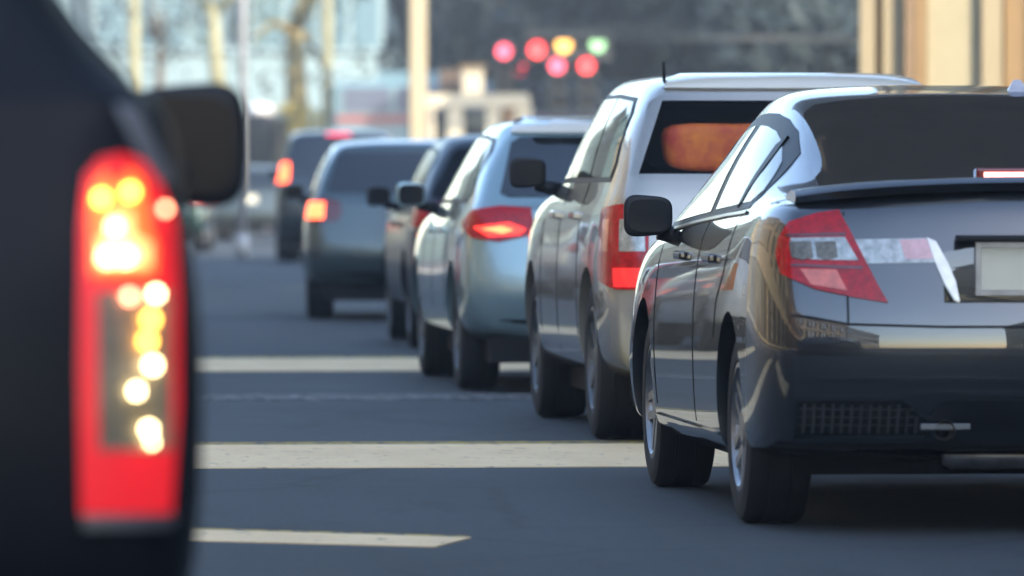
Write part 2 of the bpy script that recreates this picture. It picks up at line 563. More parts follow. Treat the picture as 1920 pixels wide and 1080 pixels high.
def plate_part(par, y, z, w=.34, h=.15, x=0, name='number_plate', tilt=0.0, frame=True):
    p = boxo(name, (x - w / 2, x + w / 2, y - .008, y, z - h / 2, z + h / 2), M['plate'], par, .002)
    if frame:
        fb = bmesh.new()
        t = .016
        for dm in ((x - w / 2 - t, x + w / 2 + t, y - .012, y + .004, z + h / 2, z + h / 2 + t), (x - w / 2 - t, x + w / 2 + t, y - .012, y + .004, z - h / 2 - t, z - h / 2),
                   (x - w / 2 - t, x - w / 2, y - .012, y + .004, z - h / 2 + .0005, z + h / 2 - .0005), (x + w / 2, x + w / 2 + t, y - .012, y + .004, z - h / 2 + .0005, z + h / 2 - .0005)):
            box(fb, *dm)
        obj('plate_frame', fb, M['steel'], p)
    return p

def split_out(me, test, planes=()):
    """cut the mesh along planes and move the faces passing test to a new mesh"""
    bm = bmesh.new(); bm.from_mesh(me)
    for co, no in planes:
        bmesh.ops.bisect_plane(bm, geom=bm.verts[:] + bm.edges[:] + bm.faces[:], plane_co=co, plane_no=no)
    sel = [f for f in bm.faces if test(f.calc_center_median())]
    keep = set(f.index for f in sel)
    bm.faces.index_update()
    idx = {f.index for f in sel}
    b2 = bm.copy(); b2.faces.ensure_lookup_table(); bm.faces.ensure_lookup_table()
    bmesh.ops.delete(b2, geom=[f for f in b2.faces if f.index not in idx], context='FACES')
    bmesh.ops.delete(bm, geom=[f for f in bm.faces if f.index in idx], context='FACES')
    out = bpy.data.meshes.new('panel'); b2.to_mesh(out); b2.free()
    bm.to_mesh(me); bm.free()
    return out

def smooth_mesh(me, ang=38):
    me.polygons.foreach_set('use_smooth', [True] * len(me.polygons))
    me.set_sharp_from_angle(angle=R(ang))

# ------------------------------------------------------------------ hatchback / SUV / van builder
def hatch_net(p):
    Wd, B, H, wb, zs = p['W'], p['B'], p['H'], p['wb'], p.get('zs', .22)
    wt = p['wt']; rk = p.get('rake', .30); ro = p.get('ro', .84); nose = p.get('nose', .82); cowl = p.get('cowl', .5)
    yr = [-ro + .14, -ro + .05, -ro, -ro + .01, -ro + .05, -ro + .08, -ro + .10, -ro + .10 + rk * .5, -ro + .10 + rk, -ro + .10 + rk + .05] + [-ro + .10 + rk + .04] * 3
    yf = [wb + nose - x for x in (.2, .06, 0, 0, .06, .12, .16, .2, .22, .24, .26, .28, .3)]
    HB = p.get('hood', B - .03)
    we = p.get('wind_end', wb - cowl)      # windscreen base
    wtop = p.get('wind_top', we - .75)
    st = [(0, cabin(Wd * .93, B, H - .05, wt * .97, zs + .05)), (0, cabin(Wd * .985, B, H - .03, wt, zs + .03)),
          (-.05, cabin(Wd, B, H - .005, wt + .01, zs)), (.75, cabin(Wd, B - .01, H, wt + .015, zs)), (wtop - .4, cabin(Wd, B - .02, H, wt + .01, zs)),
          (wtop, cabin(Wd, B - .03, H - .04, wt, zs)), ((wtop + we) / 2, cabin(Wd, B - .04, (H - .04 + HB) / 2 + .05, wt + .04, zs)),
          (we, deck(Wd, HB, .07, zs)), ((we + wb + nose) / 2 + .1, deck(Wd, HB - .05, .07, zs)), (0, deck(Wd * .995, HB - .14, .05, zs)), (0, deck(Wd * .86, HB - .20, .03, zs + .03))]
    return build_body(st, yr, yf, 9, 6, p.get('bow', .10), .24), yr

def make_hatch(name, label, cat, loc, rz, p, pm, group=None):
    r = root(name, label, cat, loc, rz, group)
    Wd, B, H, wb, wt = p['W'], p['B'], p['H'], p['wb'], p['wt']
    rad = p.get('rad', .32)
    SH[:] = p.get('shoulder', [.99, .968, .93])
    net, yr = hatch_net(p)
    SH[:] = [.99, .968, .93]
    mods = [('sub', p.get('levels', 2)), ('cut', arch_cutter(0, wb, rad, rad + .02, Wd))]
    if p.get('slot'):
        x0, x1, z0, z1 = p['slot']
        mods.append(('cut', box_cutter(x0, x1, -2, -p.get('ro', .84) + .05, z0, z1)))
    if p.get('cavity'):
        mods.append(('cut', prism_cutter(p['cavity'][0], -2, p['cavity'][1])))
    solid = evaluate(net, mods[:1])
    bvh = bvh_of(solid)
    me = evaluate(net, mods)
    ro = p.get('ro', .84)
    zb = p.get('bumper_z', .66)
    bump = split_out(me, lambda c: c.z < zb and c.y < -.42, [((0, 0, zb), (0, 0, 1)), ((0, -.42, 0), (0, 1, 0))])
    gate = split_out(me, lambda c: c.z > zb and abs(c.x) < Wd * .80 and c.y < -.06 and c.z < H - .06 , [((Wd * .80, 0, 0), (1, 0, 0)), ((-Wd * .80, 0, 0), (1, 0, 0)), ((0, 0, H - .06), (0, 0, 1)), ((0, -.06, 0), (0, 1, 0))]) if p.get('gate', True) and not p.get('cavity') else None
    for q in (me, bump, gate):
        if q is None: continue
        q.materials.clear(); q.materials.append(pm); smooth_mesh(q)
    new_obj('body', me, None, r)
    bo = new_obj('rear_bumper', bump, None, r)
    if gate: new_obj('tailgate', gate, None, r)
    # rear window
    wl = p.get('rw', (.88, .84))
    z0, z1 = B + p.get('rw0', .05), H - .115
    a, b = Wd * .93 * wl[0], wt * wl[1] + .02
    rw = [(-a, z0 + .02), (-a + .04, z0), (a - .04, z0), (a, z0 + .02), (b, z1 - .03), (b - .05, z1), (-b + .05, z1), (-b, z1 - .03)]
    if p.get('cavity'):
        draped('rear_window', bvh, rw, M['clear_tint'], r, off=.004, depth=.004, step=.08)
    else:
        draped('rear_window', bvh, rw, p.get('glass', M['glass']), r, off=.005, step=.08)
    # side windows
    we = p.get('wind_end', wb - p.get('cowl', .5)); wtop = p.get('wind_top', we - .75)
    ys = -ro + .10 + p.get('rake', .30) * .5 + .22
    side = []
    cuts = p.get('pillars', (0.42, 1.35))
    zt = H - .12; zl = B + .035
    edges = [ys] + list(cuts) + [we - .12]
    for i in range(len(edges) - 1):
        ya, yb = edges[i] + .025, edges[i + 1] - .025
        if i == 0:
            poly = [(ya, zl + .06), (ya + .03, zl), (yb, zl), (yb, zt), (ya + .20, zt - .02), (ya + .1, zt - .08)]
        elif i == len(edges) - 2:
            tp = wtop + .02
            poly = [(ya, zl), (yb, zl - .01), (yb, zl + .03)] + [(tp + (yb - tp) * t, zt - .015 - (zt - zl - .05) * (t ** 1.25)) for t in (.75, .5, .25, .1)] + [(tp - .06, zt), (ya, zt)]
        else:
            poly = [(ya, zl), (yb, zl), (yb, zt), (ya, zt)]
        cy_ = sum(q[0] for q in poly) / len(poly); cz_ = sum(q[1] for q in poly) / len(poly)
        hy = max(abs(q[0] - cy_) for q in poly); hz = max(abs(q[1] - cz_) for q in poly)
        outer = [(cy_ + (q[0] - cy_) * (1 + .035 / hy), cz_ + (q[1] - cz_) * (1 + .022 / hz)) for q in poly]
        for v in ('left', 'right'):
            wf = draped('window_frame', bvh, outer, M['black_plastic'], r, v, off=.003, step=.12)
            draped('side_window', bvh, poly, p.get('glass', M['glass_side']), wf, v, off=.007, step=.12)
    # windscreen
    wp = [(-.62 * Wd, B + .28), (-wt + .12, H - .16), (wt - .12, H - .16), (.62 * Wd, B + .28)]
    wp = [(-Wd * .72, B + .06), (Wd * .72, B + .06), (wt - .06, H - .12), (-wt + .06, H - .12)]
    draped('windscreen', bvh, wp, M['glass'], r, 'front', off=.005, step=.12)
    # gaps
    zs = p.get('zs', .22)
    for x in p.get('door_gaps', (cuts[0], cuts[1], we - .05)):
        for v in ('left', 'right'):
            draped('door_gap', bvh, strip(None, [(x, zs + .14), (x + .02, B - .2), (x, B + .02)], .009, v), M['seam'], r, v, off=.002, step=.1, depth=.004)
    for y in (cuts[0] + .12, cuts[1] + .12):
        for s in (-1, 1):
            hb = bmesh.new(); box(hb, s * Wd * .985 - .02, s * Wd * .985 + .02, y, y + .2, B - .15, B - .115, .008)
            obj('door_handle', hb, p.get('handle', pm), r)
    for s in (-1, 1):
        mirror_obj(r, (s * (Wd + p.get('mirror_x', .07)), we - .12, B + p.get('mirror_z', .06)), p.get('mirror', (.17, .10, .14)), p.get('mirror_mat', pm), s)
    add_wheels(r, Wd - .142, wb, rad, p.get('tw', .215), p.get('wstyle', 'nine'))
    # underside and sills
    boxo('underbody', (-Wd + .16, Wd - .16, -ro + .16, wb + .5, .16, .30), M['dark_under'], r)
    # tail lamps
    for sgn in (-1, 1):
        for (nm, poly, m, sub) in p['lamps']:
            pass
    lamps = p['lamps']
    for s, v in ((-1, 'cl'), (1, 'cr')):
        base = None
        for nm, poly, m, off in lamps:
            q = poly if s < 0 else mir(poly)
            o = draped(nm, bvh, q, m, base if base else r, v, off=off, step=.03, ang=p.get('lang', 30))
            if base is None: base = o
    if p.get('plate', True):
        pz = p.get('plate_z', .80)
        loc_, nor, i, dd = bvh.ray_cast(Vector((0, -6, pz)), Vector((0, 1, 0)))
        plate_part(r, loc_.y - .006, pz)
    if p.get('stop'):
        sw, m = p['stop']
        hit = bvh.ray_cast(Vector((0, -6, H - .07)), Vector((0, 1, 0)))[0]
        boxo('brake_light', (-sw, sw, hit.y - .05, hit.y + .03, H - .085, H - .06), m, r, .004)
    # lower bumper trim and exhaust
    lowp = [(-Wd * .8, zs + .07), (Wd * .8, zs + .07), (Wd * .76, zs + .17), (-Wd * .76, zs + .17)]
    draped('bumper_trim', bvh, lowp, M['black_plastic'], r, off=.006, step=.1)
    if p.get('spoiler'):  # sunlit highlight of the roof edge, painted as a cream band
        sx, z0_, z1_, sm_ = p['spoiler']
        draped('roof_sunlit_band', bvh, [(-sx, z0_), (sx, z0_), (sx - .03, z1_ - .02), (sx - .10, z1_), (-sx + .10, z1_), (-sx + .03, z1_ - .02)], sm_, r, off=.014, step=.04, depth=.02)
    eb = bmesh.new(); tube(eb, [(.35, -ro + .02, zs + .03), (.35, -ro + .4, zs + .02)], .028, 12)
    obj('exhaust_pipe', eb, M['steel'], r, True)
    return r, bvh

def see_through(name, tint, ior=1.5):
    m = bpy.data.materials.new(name); m.use_nodes = True
    nt = m.node_tree
    for n in list(nt.nodes): nt.nodes.remove(n)
    o = nt.nodes.new('ShaderNodeOutputMaterial'); mx = nt.nodes.new('ShaderNodeMixShader')
    t = nt.nodes.new('ShaderNodeBsdfTransparent'); t.inputs[0].default_value = (*tint, 1)
    g = nt.nodes.new('ShaderNodeBsdfGlossy'); g.inputs['Roughness'].default_value = .02
    fr = nt.nodes.new('ShaderNodeFresnel'); fr.inputs[0].default_value = ior
    nt.links.new(fr.outputs[0], mx.inputs[0]); nt.links.new(t.outputs[0], mx.inputs[1]); nt.links.new(g.outputs[0], mx.inputs[2])
    nt.links.new(mx.outputs[0], o.inputs[0])
    return m
M['clear_tint'] = see_through('rear_glass_tint', (.95, .95, .95), 1.2)
M['lit_red2'] = mat('lit_red_dim', (0.6, 0.02, 0.02), 0.3, 0, .8, emit=(1.0, 0.02, 0.02), estr=0.279)

# ------------------------------------------------------------------ ground and road
def sheet(name, pts, z, m, kind='structure'):
    bm = bmesh.new()
    bm.faces.new([bm.verts.new((x, y, z)) for x, y in pts])
    o = obj(name, bm, m)
    for f in o.data.polygons:
        if f.normal.z < 0: o.data.flip_normals(); break
    return tag(o, kind=kind)

def slab(name, pts, z0, z1, m, kind='structure'):
    bm = bmesh.new()
    a = [bm.verts.new((x, y, z0)) for x, y in pts]; b = [bm.verts.new((x, y, z1)) for x, y in pts]
    bm.faces.new(a[::-1]); bm.faces.new(b)
    n = len(pts)
    for i in range(n): bm.faces.new((a[i], a[(i + 1) % n], b[(i + 1) % n], b[i]))
    return tag(obj(name, bm, m), kind=kind)

sheet('ground', [(-1500, -1500), (1500, -1500), (1500, 2500), (-1500, 2500)], -0.012, M['pavement'])
# the carriageway bends to the right beyond the queue
def bend(y):            # centre shift of the road at distance y
    return 0 if y < 45 else 0.00085 * (y - 45) ** 2
ys = [-120, -60, 0, 20, 45, 60, 80, 100, 125, 150, 180, 220, 260]
road_pts = [(-5.2 + bend(y), y) for y in ys] + [(7.6 + bend(y), y) for y in reversed(ys)]
sheet('road', road_pts, 0.0, M['asphalt'])
slab('kerb', [(-5.45 + bend(y), y) for y in ys] + [(-5.2 + bend(y), y) for y in reversed(ys)], -.01, .13, M['kerb'])
slab('kerb', [(7.6 + bend(y), y) for y in ys] + [(7.85 + bend(y), y) for y in reversed(ys)], -.01, .13, M['kerb'])
slab('pavement', [(-11 + bend(y) * .6, y) for y in ys] + [(-5.45 + bend(y), y) for y in reversed(ys)], -.01, .12, M['pavement'])
slab('pavement', [(7.85 + bend(y), y) for y in ys] + [(12 + bend(y), y) for y in reversed(ys)], -.01, .12, M['pavement'])
def bar(name, y0, y1, m, x0=-4.6, x1=7.2, z=.004):
    slab(name, [(x0, y0), (x1, y0), (x1, y1), (x0, y1)], -.003, z, m)
slab('road_marking', [(-3.5, 23.5), (1.55, 20.6), (1.70, 21.11), (-3.5, 24.6)], -.003, .004, M['line'])
bar('road_marking', 26.35, 28.65, M['line'])
bar('road_marking', 28.651, 28.95, M['line_yellow'])
bar('road_marking', 34.6, 35.5, M['line_faded'])
bar('road_marking', 39.9, 42.7, M['line'])
bar('road_marking', 42.701, 43.2, M['line_yellow'])
slab('road_marking', [(-3.5, 24.601), (1.70, 21.111), (1.70, 21.22), (-3.5, 24.75)], -.003, .004, M['line_yellow'])

# ------------------------------------------------------------------ the black saloon
def make_saloon():
    loc = (3.49, 22.0, 0)
    r = root('saloon_car', 'glossy black saloon car nearest on the right, sky and buildings mirrored in its side', 'car', loc, 0)
    black = mat('black_metallic_paint', (0.018, 0.021, 0.026), 0.30, 0.25, 1.0, coat_rough=0.015)
    black.node_tree.nodes['Principled BSDF'].inputs['Coat IOR'].default_value = 1.85
    Wd, wb = .875, 2.67
    yr = [-.80, -.885, -.945, -.95, -.885, -.85, -.815] + [-.80] * 6
    yf = [3.30, 3.48, 3.56, 3.55, 3.50, 3.43, 3.36, 3.3, 3.27, 3.25, 3.23, 3.21, 3.20]
    LOW[:] = [.93, .985]
    st = [(0, deck(Wd * .92, 1.035, .055, .26)), (0, deck(Wd * .985, 1.045, .06, .235)), (-.42, deck(Wd, 1.04, .085, .20)),
          (.10, cabin(Wd, 1.02, 1.285, .665, .19)), (.66, cabin(Wd, .995, 1.435, .635, .18)), (1.25, cabin(Wd, .975, 1.465, .62, .18)), (1.80, cabin(Wd, .955, 1.40, .60, .18)),
          (2.30, cabin(Wd, .94, 1.21, .66, .18)), (2.78, deck(Wd, .92, .06, .19)), (3.15, deck(Wd, .85, .06, .19)), (0, deck(Wd * .995, .76, .05, .20)), (0, deck(Wd * .86, .69, .03, .25))]
    net = build_body(st, yr, yf, 6, 6, .13, .26)
    LOW[:] = [.80, .965]
    solid = evaluate(net, [('sub', 3)])
    bvh = bvh_of(solid)
    me = evaluate(net, [('sub', 3), ('cut', arch_cutter(0, wb, .315, .34, Wd)), ('cut', box_cutter(-.30, .30, -2, -.865, .735, .935))])
    bump = split_out(me, lambda c: c.z < .665 and c.y < -.36, [((0, 0, .665), (0, 0, 1)), ((0, -.36, 0), (0, 1, 0))])
    lid = split_out(me, lambda c: c.z > .665 and abs(c.x) < .60 and c.y < -.45, [((.60, 0, 0), (1, 0, 0)), ((-.60, 0, 0), (1, 0, 0)), ((0, -.45, 0), (0, 1, 0))])
    for q in (me, bump, lid):
        q.materials.clear(); q.materials.append(black); smooth_mesh(q)
    new_obj('body', me, None, r); bo = new_obj('rear_bumper', bump, None, r); lo = new_obj('boot_lid', lid, None, r)
    D = lambda n, poly, m, par=r, view='rear', **k: draped(n, bvh, poly, m, par, view, **k)
    # gaps round the boot lid and bumper
    D('panel_gap', strip(None, [(-.60, .67), (-.60, .80), (-.60, 1.02)], .007, 0), M['seam'], lo, off=.002, depth=.004, step=.06)
    D('panel_gap', strip(None, [(-.83, .700), (-.72, .690), (-.6, .668), (-.3, .660), (.3, .660), (.6, .668), (.72, .69)], .008, 0), M['seam'], bo, off=.002, depth=.004, step=.06)
    # rear window: wide black glass on the slope, laid from above
    rw = [(-.625, -.39), (-.58, -.43), (-.3, -.455), (0, -.46), (.3, -.455), (.58, -.43), (.625, -.39), (.61, .1), (.565, .47), (.52, .55), (.25, .59), (0, .595), (-.25, .59), (-.52, .55), (-.565, .47), (-.61, .1)]
    D('rear_window', rw, M['glass'], r, 'top', off=.004, step=.06)
    # side glass with its dark frame
    front = [(1.08, 1.012), (1.45, 1.0), (1.85, .985), (2.26, .968), (2.30, .985), (2.12, 1.075), (1.92, 1.165), (1.70, 1.235), (1.45, 1.28), (1.22, 1.30), (1.08, 1.305)]
    rear = [(-.02, 1.085), (.03, 1.05), (.18, 1.045), (.55, 1.032), (.93, 1.02), (.93, 1.305), (.75, 1.30), (.55, 1.283), (.35, 1.245), (.15, 1.18)]
    outl = [(-.06, 1.07), (-.02, 1.03), (.5, 1.012), (1.0, .995), (1.5, .98), (2.0, .96), (2.34, .945), (2.36, .97), (2.17, 1.095), (1.94, 1.20), (1.71, 1.272), (1.45, 1.32), (1.2, 1.345), (.97, 1.35), (.73, 1.345), (.52, 1.325), (.31, 1.285), (.08, 1.21)]
    for v in ('left', 'right'):
        fr = D('window_frame', outl, M['black_plastic'], r, v, off=.003, step=.06)
        D('side_window', front, M['glass_side'], r, v, off=.006, step=.06)
        D('side_window', rear, M['glass_side'], r, v, off=.006, step=.06)
        D('door_trim', strip(None, [(-.05, 1.015), (.5, 1.003), (1.0, .988), (1.5, .972), (2.0, .952), (2.32, .938)], .010, 0), M['chrome'], r, v, off=.008, step=.08)
        D('quarter_light_bar', strip(None, [(.26, 1.04), (.30, 1.14), (.36, 1.25)], .060, 0), M['black_plastic'], r, v, off=.009, step=.06)
        for pts in ([(1.01, .30), (1.02, .6), (1.01, .98)], [(2.22, .32), (2.26, .6), (2.28, .93)], [(.42, .60), (.36, .72), (.20, .82), (.12, .92), (.06, 1.02)]):
            D('door_gap', strip(None, pts, .007, 0), M['seam'], r, v, off=.002, depth=.004, step=.06)
        D('sill_trim', [(.36, .215), (2.28, .215), (2.28, .285), (.36, .285)], black, r, v, off=.012, step=.1)
        s = -1 if v == 'left' else 1
        for y in (1.14, 2.0 - .84 + .0):
            pass
        for y in (.50, 1.42):
            hit = bvh.ray_cast(Vector((s * 4, y + .1, .86)), Vector((-s, 0, 0)))[0]
            hb = bmesh.new(); box(hb, hit.x + s * .012 - .014, hit.x + s * .012 + .014, y, y + .19, .845, .875, .009)
            obj('door_handle', hb, black, r)
    # fuel flap outline is on the left quarter
    ring = [(-.28 + .075 * math.cos(a), .80 + .075 * math.sin(a)) for a in [k * 2 * math.pi / 24 for k in range(24)]]
    # windscreen
    D('windscreen', [(-.64, 1.01), (.64, 1.01), (.54, 1.32), (-.54, 1.32)], M['glass'], r, 'front', off=.005, step=.08)
    # tail lamps, wrapping the corner
    A = 28
    ca, sa = math.cos(R(A)), math.sin(R(A))
    def cu(x):             # rear-view x -> corner-view u using the body's own depth there
        return x * ca
    def corner(poly):
        out = []
        for x, z in poly:
            h = bvh.ray_cast(Vector((x, -6, z)), Vector((0, 1, 0)))[0]
            if h is None:
                h, _, _, _ = bvh.find_nearest(Vector((x, -.6, z)))
            out.append((h.x * ca - h.y * sa, z))
        return out
    def uv3(x, y, z): return (x * ca - y * sa, z)
    lamp = corner([(-.805, .885), (-.795, .935), (-.765, .985), (-.68, 1.012), (-.612, 1.022), (-.585, .965), (-.548, .885), (-.505, .79), (-.475, .735), (-.58, .752), (-.70, .778), (-.795, .825)])
    def lampset(v, s):
        f = (lambda q: q) if s < 0 else mir
        k = dict(step=.03, ang=A)
        L = D('tail_lamp', f(lamp), M['red_lens'], r, v, off=.010, depth=.02, **k)
        D('lamp_surround', f([(u * 1.0 + (-.012 if u < -.6 else .012) * 0, z) for u, z in lamp]), M['seam'], L, v, off=.004, depth=.01, **k)
        w = corner([(-.765, .935), (-.60, .938), (-.555, .852), (-.70, .855), (-.765, .87)])
        w = corner([(-.762, .935), (-.60, .938), (-.562, .866), (-.70, .868), (-.762, .88)])
        D('reverse_lens', f(w), M['clear_lens'], L, v, off=.013, **k)
        for x in (-.735, -.66):
            q = corner([(x - .031, .922), (x + .031, .924), (x + .036, .875), (x + .0, .866), (x - .028, .876)])
            D('lamp_bowl', f(q), M['bowl'], L, v, off=.016, **k)
        D('indicator_lens', f(corner([(-.74, .838), (-.63, .836), (-.60, .772), (-.71, .79)])), M['pink_lens'], L, v, off=.013, **k)
        D('lamp_divider', f(corner(strip(None, [(-.775, .943), (-.68, .946), (-.597, .948)], .008, 0))), M['red_lens_dark'], L, v, off=.014, **k)
        D('lamp_divider', f(corner(strip(None, [(-.765, .851), (-.66, .846), (-.55, .843)], .008, 0))), M['red_lens_dark'], L, v, off=.014, **k)
    lampset('cl', -1); lampset('cr', 1)
    # bright garnish between lamp and plate, curved chrome edge of the plate recess
    for f in ((lambda q: q), mir):
        D('garnish', f([(-.578, .932), (-.345, .936), (-.325, .862), (-.540, .858)]), M['clear_lens'], lo, off=.008, step=.04)
        D('garnish', f([(-.432, .930), (-.347, .933), (-.328, .872), (-.415, .870)]), M['pink_satin'], lo, off=.011, step=.04)
        D('chrome_edge', f([(-.345, .937), (-.318, .925), (-.285, .860), (-.262, .800), (-.252, .738), (-.268, .745), (-.300, .800), (-.325, .865)]), M['chrome'], lo, off=.012, step=.03)
    # number plate inside the recess
    plate_part(r, -.875, .842, w=.36, h=.135)
    pb = bmesh.new(); box(pb, -.26, .26, -.93, -.87, .930, .948, .004)
    obj('handle_strip', pb, M['black_plastic'], lo)
    # boot spoiler
    sp = bmesh.new()
    secs = []
    for i in range(25):
        x = -.74 + 1.48 * i / 24
        t = abs(x) / .74
        lift = .014 * (1 - t ** 6) ; back = -.80 + .14 * t ** 4
        z0 = 1.056 + .035 * (1 - t * t)
        secs.append([sp.verts.new(q) for q in ((x, back + .26, z0 + .012), (x, back + .10, z0 + .035 + lift * .55), (x, back + .005, z0 + .026 + lift * .9), (x, back - .012, z0 + .012 + lift * .8), (x, back + .01, z0 - .008 + lift * .35), (x, back + .16, z0 - .01))])
    for a, b in zip(secs, secs[1:]):
        for k in range(6):
            sp.faces.new((a[k], a[(k + 1) % 6], b[(k + 1) % 6], b[k]))
    sp.faces.new(secs[0]); sp.faces.new(secs[-1])
    so = obj('spoiler', sp, black, r); smooth_mesh(so.data, 40)
    # high brake light standing on the lid below the glass
    bl = boxo('brake_light', (-.15, .15, -.60, -.54, 1.115, 1.160), M['red_lens_dark'], r, .008)
    boxo('lit_bar', (-.125, .125, -.608, -.598, 1.130, 1.146), M['lit_stop'], bl, .002)
    # bumper: mesh panels with a frame and upright bars, creases
    for f, s in (((lambda q: q), -1), (mir, 1)):
        pan = [(-.755, .425), (-.44, .430), (-.352, .376), (-.362, .322), (-.755, .318)]
        pn = D('bumper_grille', f(pan), M['black_plastic'], bo, off=.004, step=.05)
        D('grille_frame', f(strip(None, [(-.755, .436), (-.435, .442), (-.342, .378), (-.352, .312), (-.755, .308)], .016, 0)), black, pn, off=.016, step=.05)
        for k in range(13):
            x = -.735 + k * .029
            zt_ = .418 if x < -.45 else .418 - (x + .45) * .62
            D('grille_bar', f([(x, .328), (x + .010, .328), (x + .010, zt_), (x, zt_)]), M['grille_grey'], pn, off=.011, step=.05, depth=.006)
        for z in (.350, .375, .400):
            D('grille_bar', f([(-.745, z), (-.39, z), (-.39, z + .005), (-.745, z + .005)]), M['grille_grey'], pn, off=.009, step=.05, depth=.006)
    D('bumper_crease', strip(None, [(-.74, .505), (-.4, .498), (0, .495), (.4, .498), (.74, .505)], .012, 0), black, bo, off=.012, step=.06)
    D('lower_valance', [(-.30, .33), (.30, .33), (.34, .385), (.30, .43), (-.30, .43), (-.34, .385)], M['black_plastic'], bo, off=.004, step=.06)
    D('bumper_crease', strip(None, [(-.34, .455), (0, .452), (.34, .455)], .012, 0), black, bo, off=.010, step=.06)
    D('bumper_crease', strip(None, [(-.76, .585), (-.4, .575), (0, .572), (.4, .575), (.76, .585)], .010, 0), black, bo, off=.009, step=.06)
    D('bumper_crease', strip(None, [(-.80, .285), (-.4, .272), (0, .268), (.4, .272), (.80, .285)], .014, 0), M['grille_grey'], bo, off=.008, step=.06)
    # underside: floor, muffler, tail pipe, axle
    boxo('underbody', (-.70, .70, -.30, 3.2, .17, .30), M['dark_under'], r)
    mb = bmesh.new(); tube(mb, [(-.26, -.62, .245), (-.235, -.62, .245), (.28, -.62, .245), (.3, -.62, .245)], [.03, .045, .045, .03], 20)
    obj('silencer', mb, M['steel'], r, True)
    eb = bmesh.new(); tube(eb, [(-.30, -.56, .30), (-.30, -.90, .335), (-.30, -.935, .335)], [.026, .026, .032], 16, caps=False)
    obj('exhaust_pipe', eb, M['chrome'], r, True)
    tb = bmesh.new(); box(tb, -.375, -.215, -.915, -.90, .335, .356, .004)
    obj('towing_bracket', tb, M['rim_dark'], r)
    ab = bmesh.new(); tube(ab, [(-.6, 0.02, .24), (.6, .02, .24)], .035, 12)
    obj('rear_axle', ab, M['dark_under'], r, True)
    # roof antenna fin
    fb = bmesh.new()
    base = [(-.045, 0, -.01), (.045, 0, -.01), (.03, .15, -.01), (-.03, .15, -.01)]
    top = [(-.012, .03, .045), (.012, .03, .045), (.008, .06, .04), (-.008, .06, .04)]
    bv = [fb.verts.new(q) for q in base]; tv = [fb.verts.new(q) for q in top]
    fb.faces.new(bv[::-1]); fb.faces.new(tv)
    for i in range(4): fb.faces.new((bv[i], bv[(i + 1) % 4], tv[(i + 1) % 4], tv[i]))
    fo = obj('roof_antenna', fb, M['steel'], r); 
    h = bvh.ray_cast(Vector((.20, .72, 5)), Vector((0, 0, -1)))[0]
    fo.location = (h.x, h.y, h.z - .003)
    for s in (-1, 1):
        mirror_obj(r, (s * .915, 2.13, .995), (.175, .11, .145), M['black_plastic'], s)
    add_wheels(r, .738, wb, .315, .212, 'split')
    return r
M['grille_grey'] = mat('grille_grey', (0.05, 0.052, 0.058), 0.4)
M['pink_satin'] = mat('pink_reflector', (0.62, 0.36, 0.36), 0.25, 0.3, 0.6, noise=0.2, nscale=30)
make_saloon()

# ------------------------------------------------------------------ the silver-white SUV behind it
def L(poly, *rest): return (poly, *rest)
white = paint('pearl_white_paint', (0.44, 0.42, 0.37), 0.50, 0.26)
silverblue = paint('silver_blue_paint', (0.29, 0.41, 0.43), 0.55, 0.28)
def corner_u(x, y, ang): return x * math.cos(R(ang)) - y * math.sin(R(ang))
def cpoly(pts, ang):   # (x, y, z) points -> corner view
    return [(corner_u(x, y, ang), z) for x, y, z in pts]
A = 30
sunlit_band0 = mat('sunlit_band_cream_roof', (.90, .82, .66), .3, 0, 1.0)  # cream of the estate's sunlit roof edge, painted on
pS = dict(spoiler=(.56, 1.510, 1.572, sunlit_band0), W=.86, B=1.10, H=1.60, wb=2.72, wt=.66, ro=.86, rake=.26, rad=.345, tw=.235, mirror_mat=M['black_plastic'],  # spoiler: the painted sunlit band of the roof edge
          rw0=.025, cavity=([(-.70, 1.15), (.70, 1.15), (.575, 1.465), (-.575, 1.465)], 0.75), rw=(.92, .93), lang=A, bumper_z=.64, plate_z=.86, bow=.08,
          lamps=[('tail_lamp', cpoly([(-.86, -.52, .70), (-.86, -.50, 1.0), (-.77, -.70, 1.02), (-.665, -.75, 1.0), (-.655, -.79, .66), (-.80, -.76, .66)], A), M['red_lens'], .012),
                 ('clear_lens', cpoly([(-.77, -.72, .82), (-.77, -.70, .955), (-.68, -.75, .955), (-.675, -.77, .82)], A), M['clear_lens'], .015),
                 ('indicator_lens', cpoly([(-.86, -.55, .82), (-.86, -.55, .955), (-.81, -.64, .955), (-.81, -.66, .82)], A), M['pink_lens'], .015),
                 ('lit_lens', cpoly([(-.79, -.72, .67), (-.79, -.70, .75), (-.67, -.78, .75), (-.665, -.79, .67)], A), M['lit_red2'] if 'lit_red2' in M else M['lit_red'], .015)])
suv, bvS = make_hatch('estate_car', 'pearl white tall estate car just ahead of the black saloon, orange glow inside shaped as a bundle', 'car', (3.72, 29.3, 0), 0, pS, white)
lining = prism([(-.695, 1.155), (.695, 1.155), (.57, 1.46), (-.57, 1.46)], -.30, .74, True)
obj('boot_lining', lining, M['leather'], suv)
for xx in (-.42, .02, .42):
    sb = bmesh.new(); box(sb, xx - .14, xx + .14, .30, .42, 1.18, 1.40, .05); obj('headrest', sb, M['leather'], suv, True)
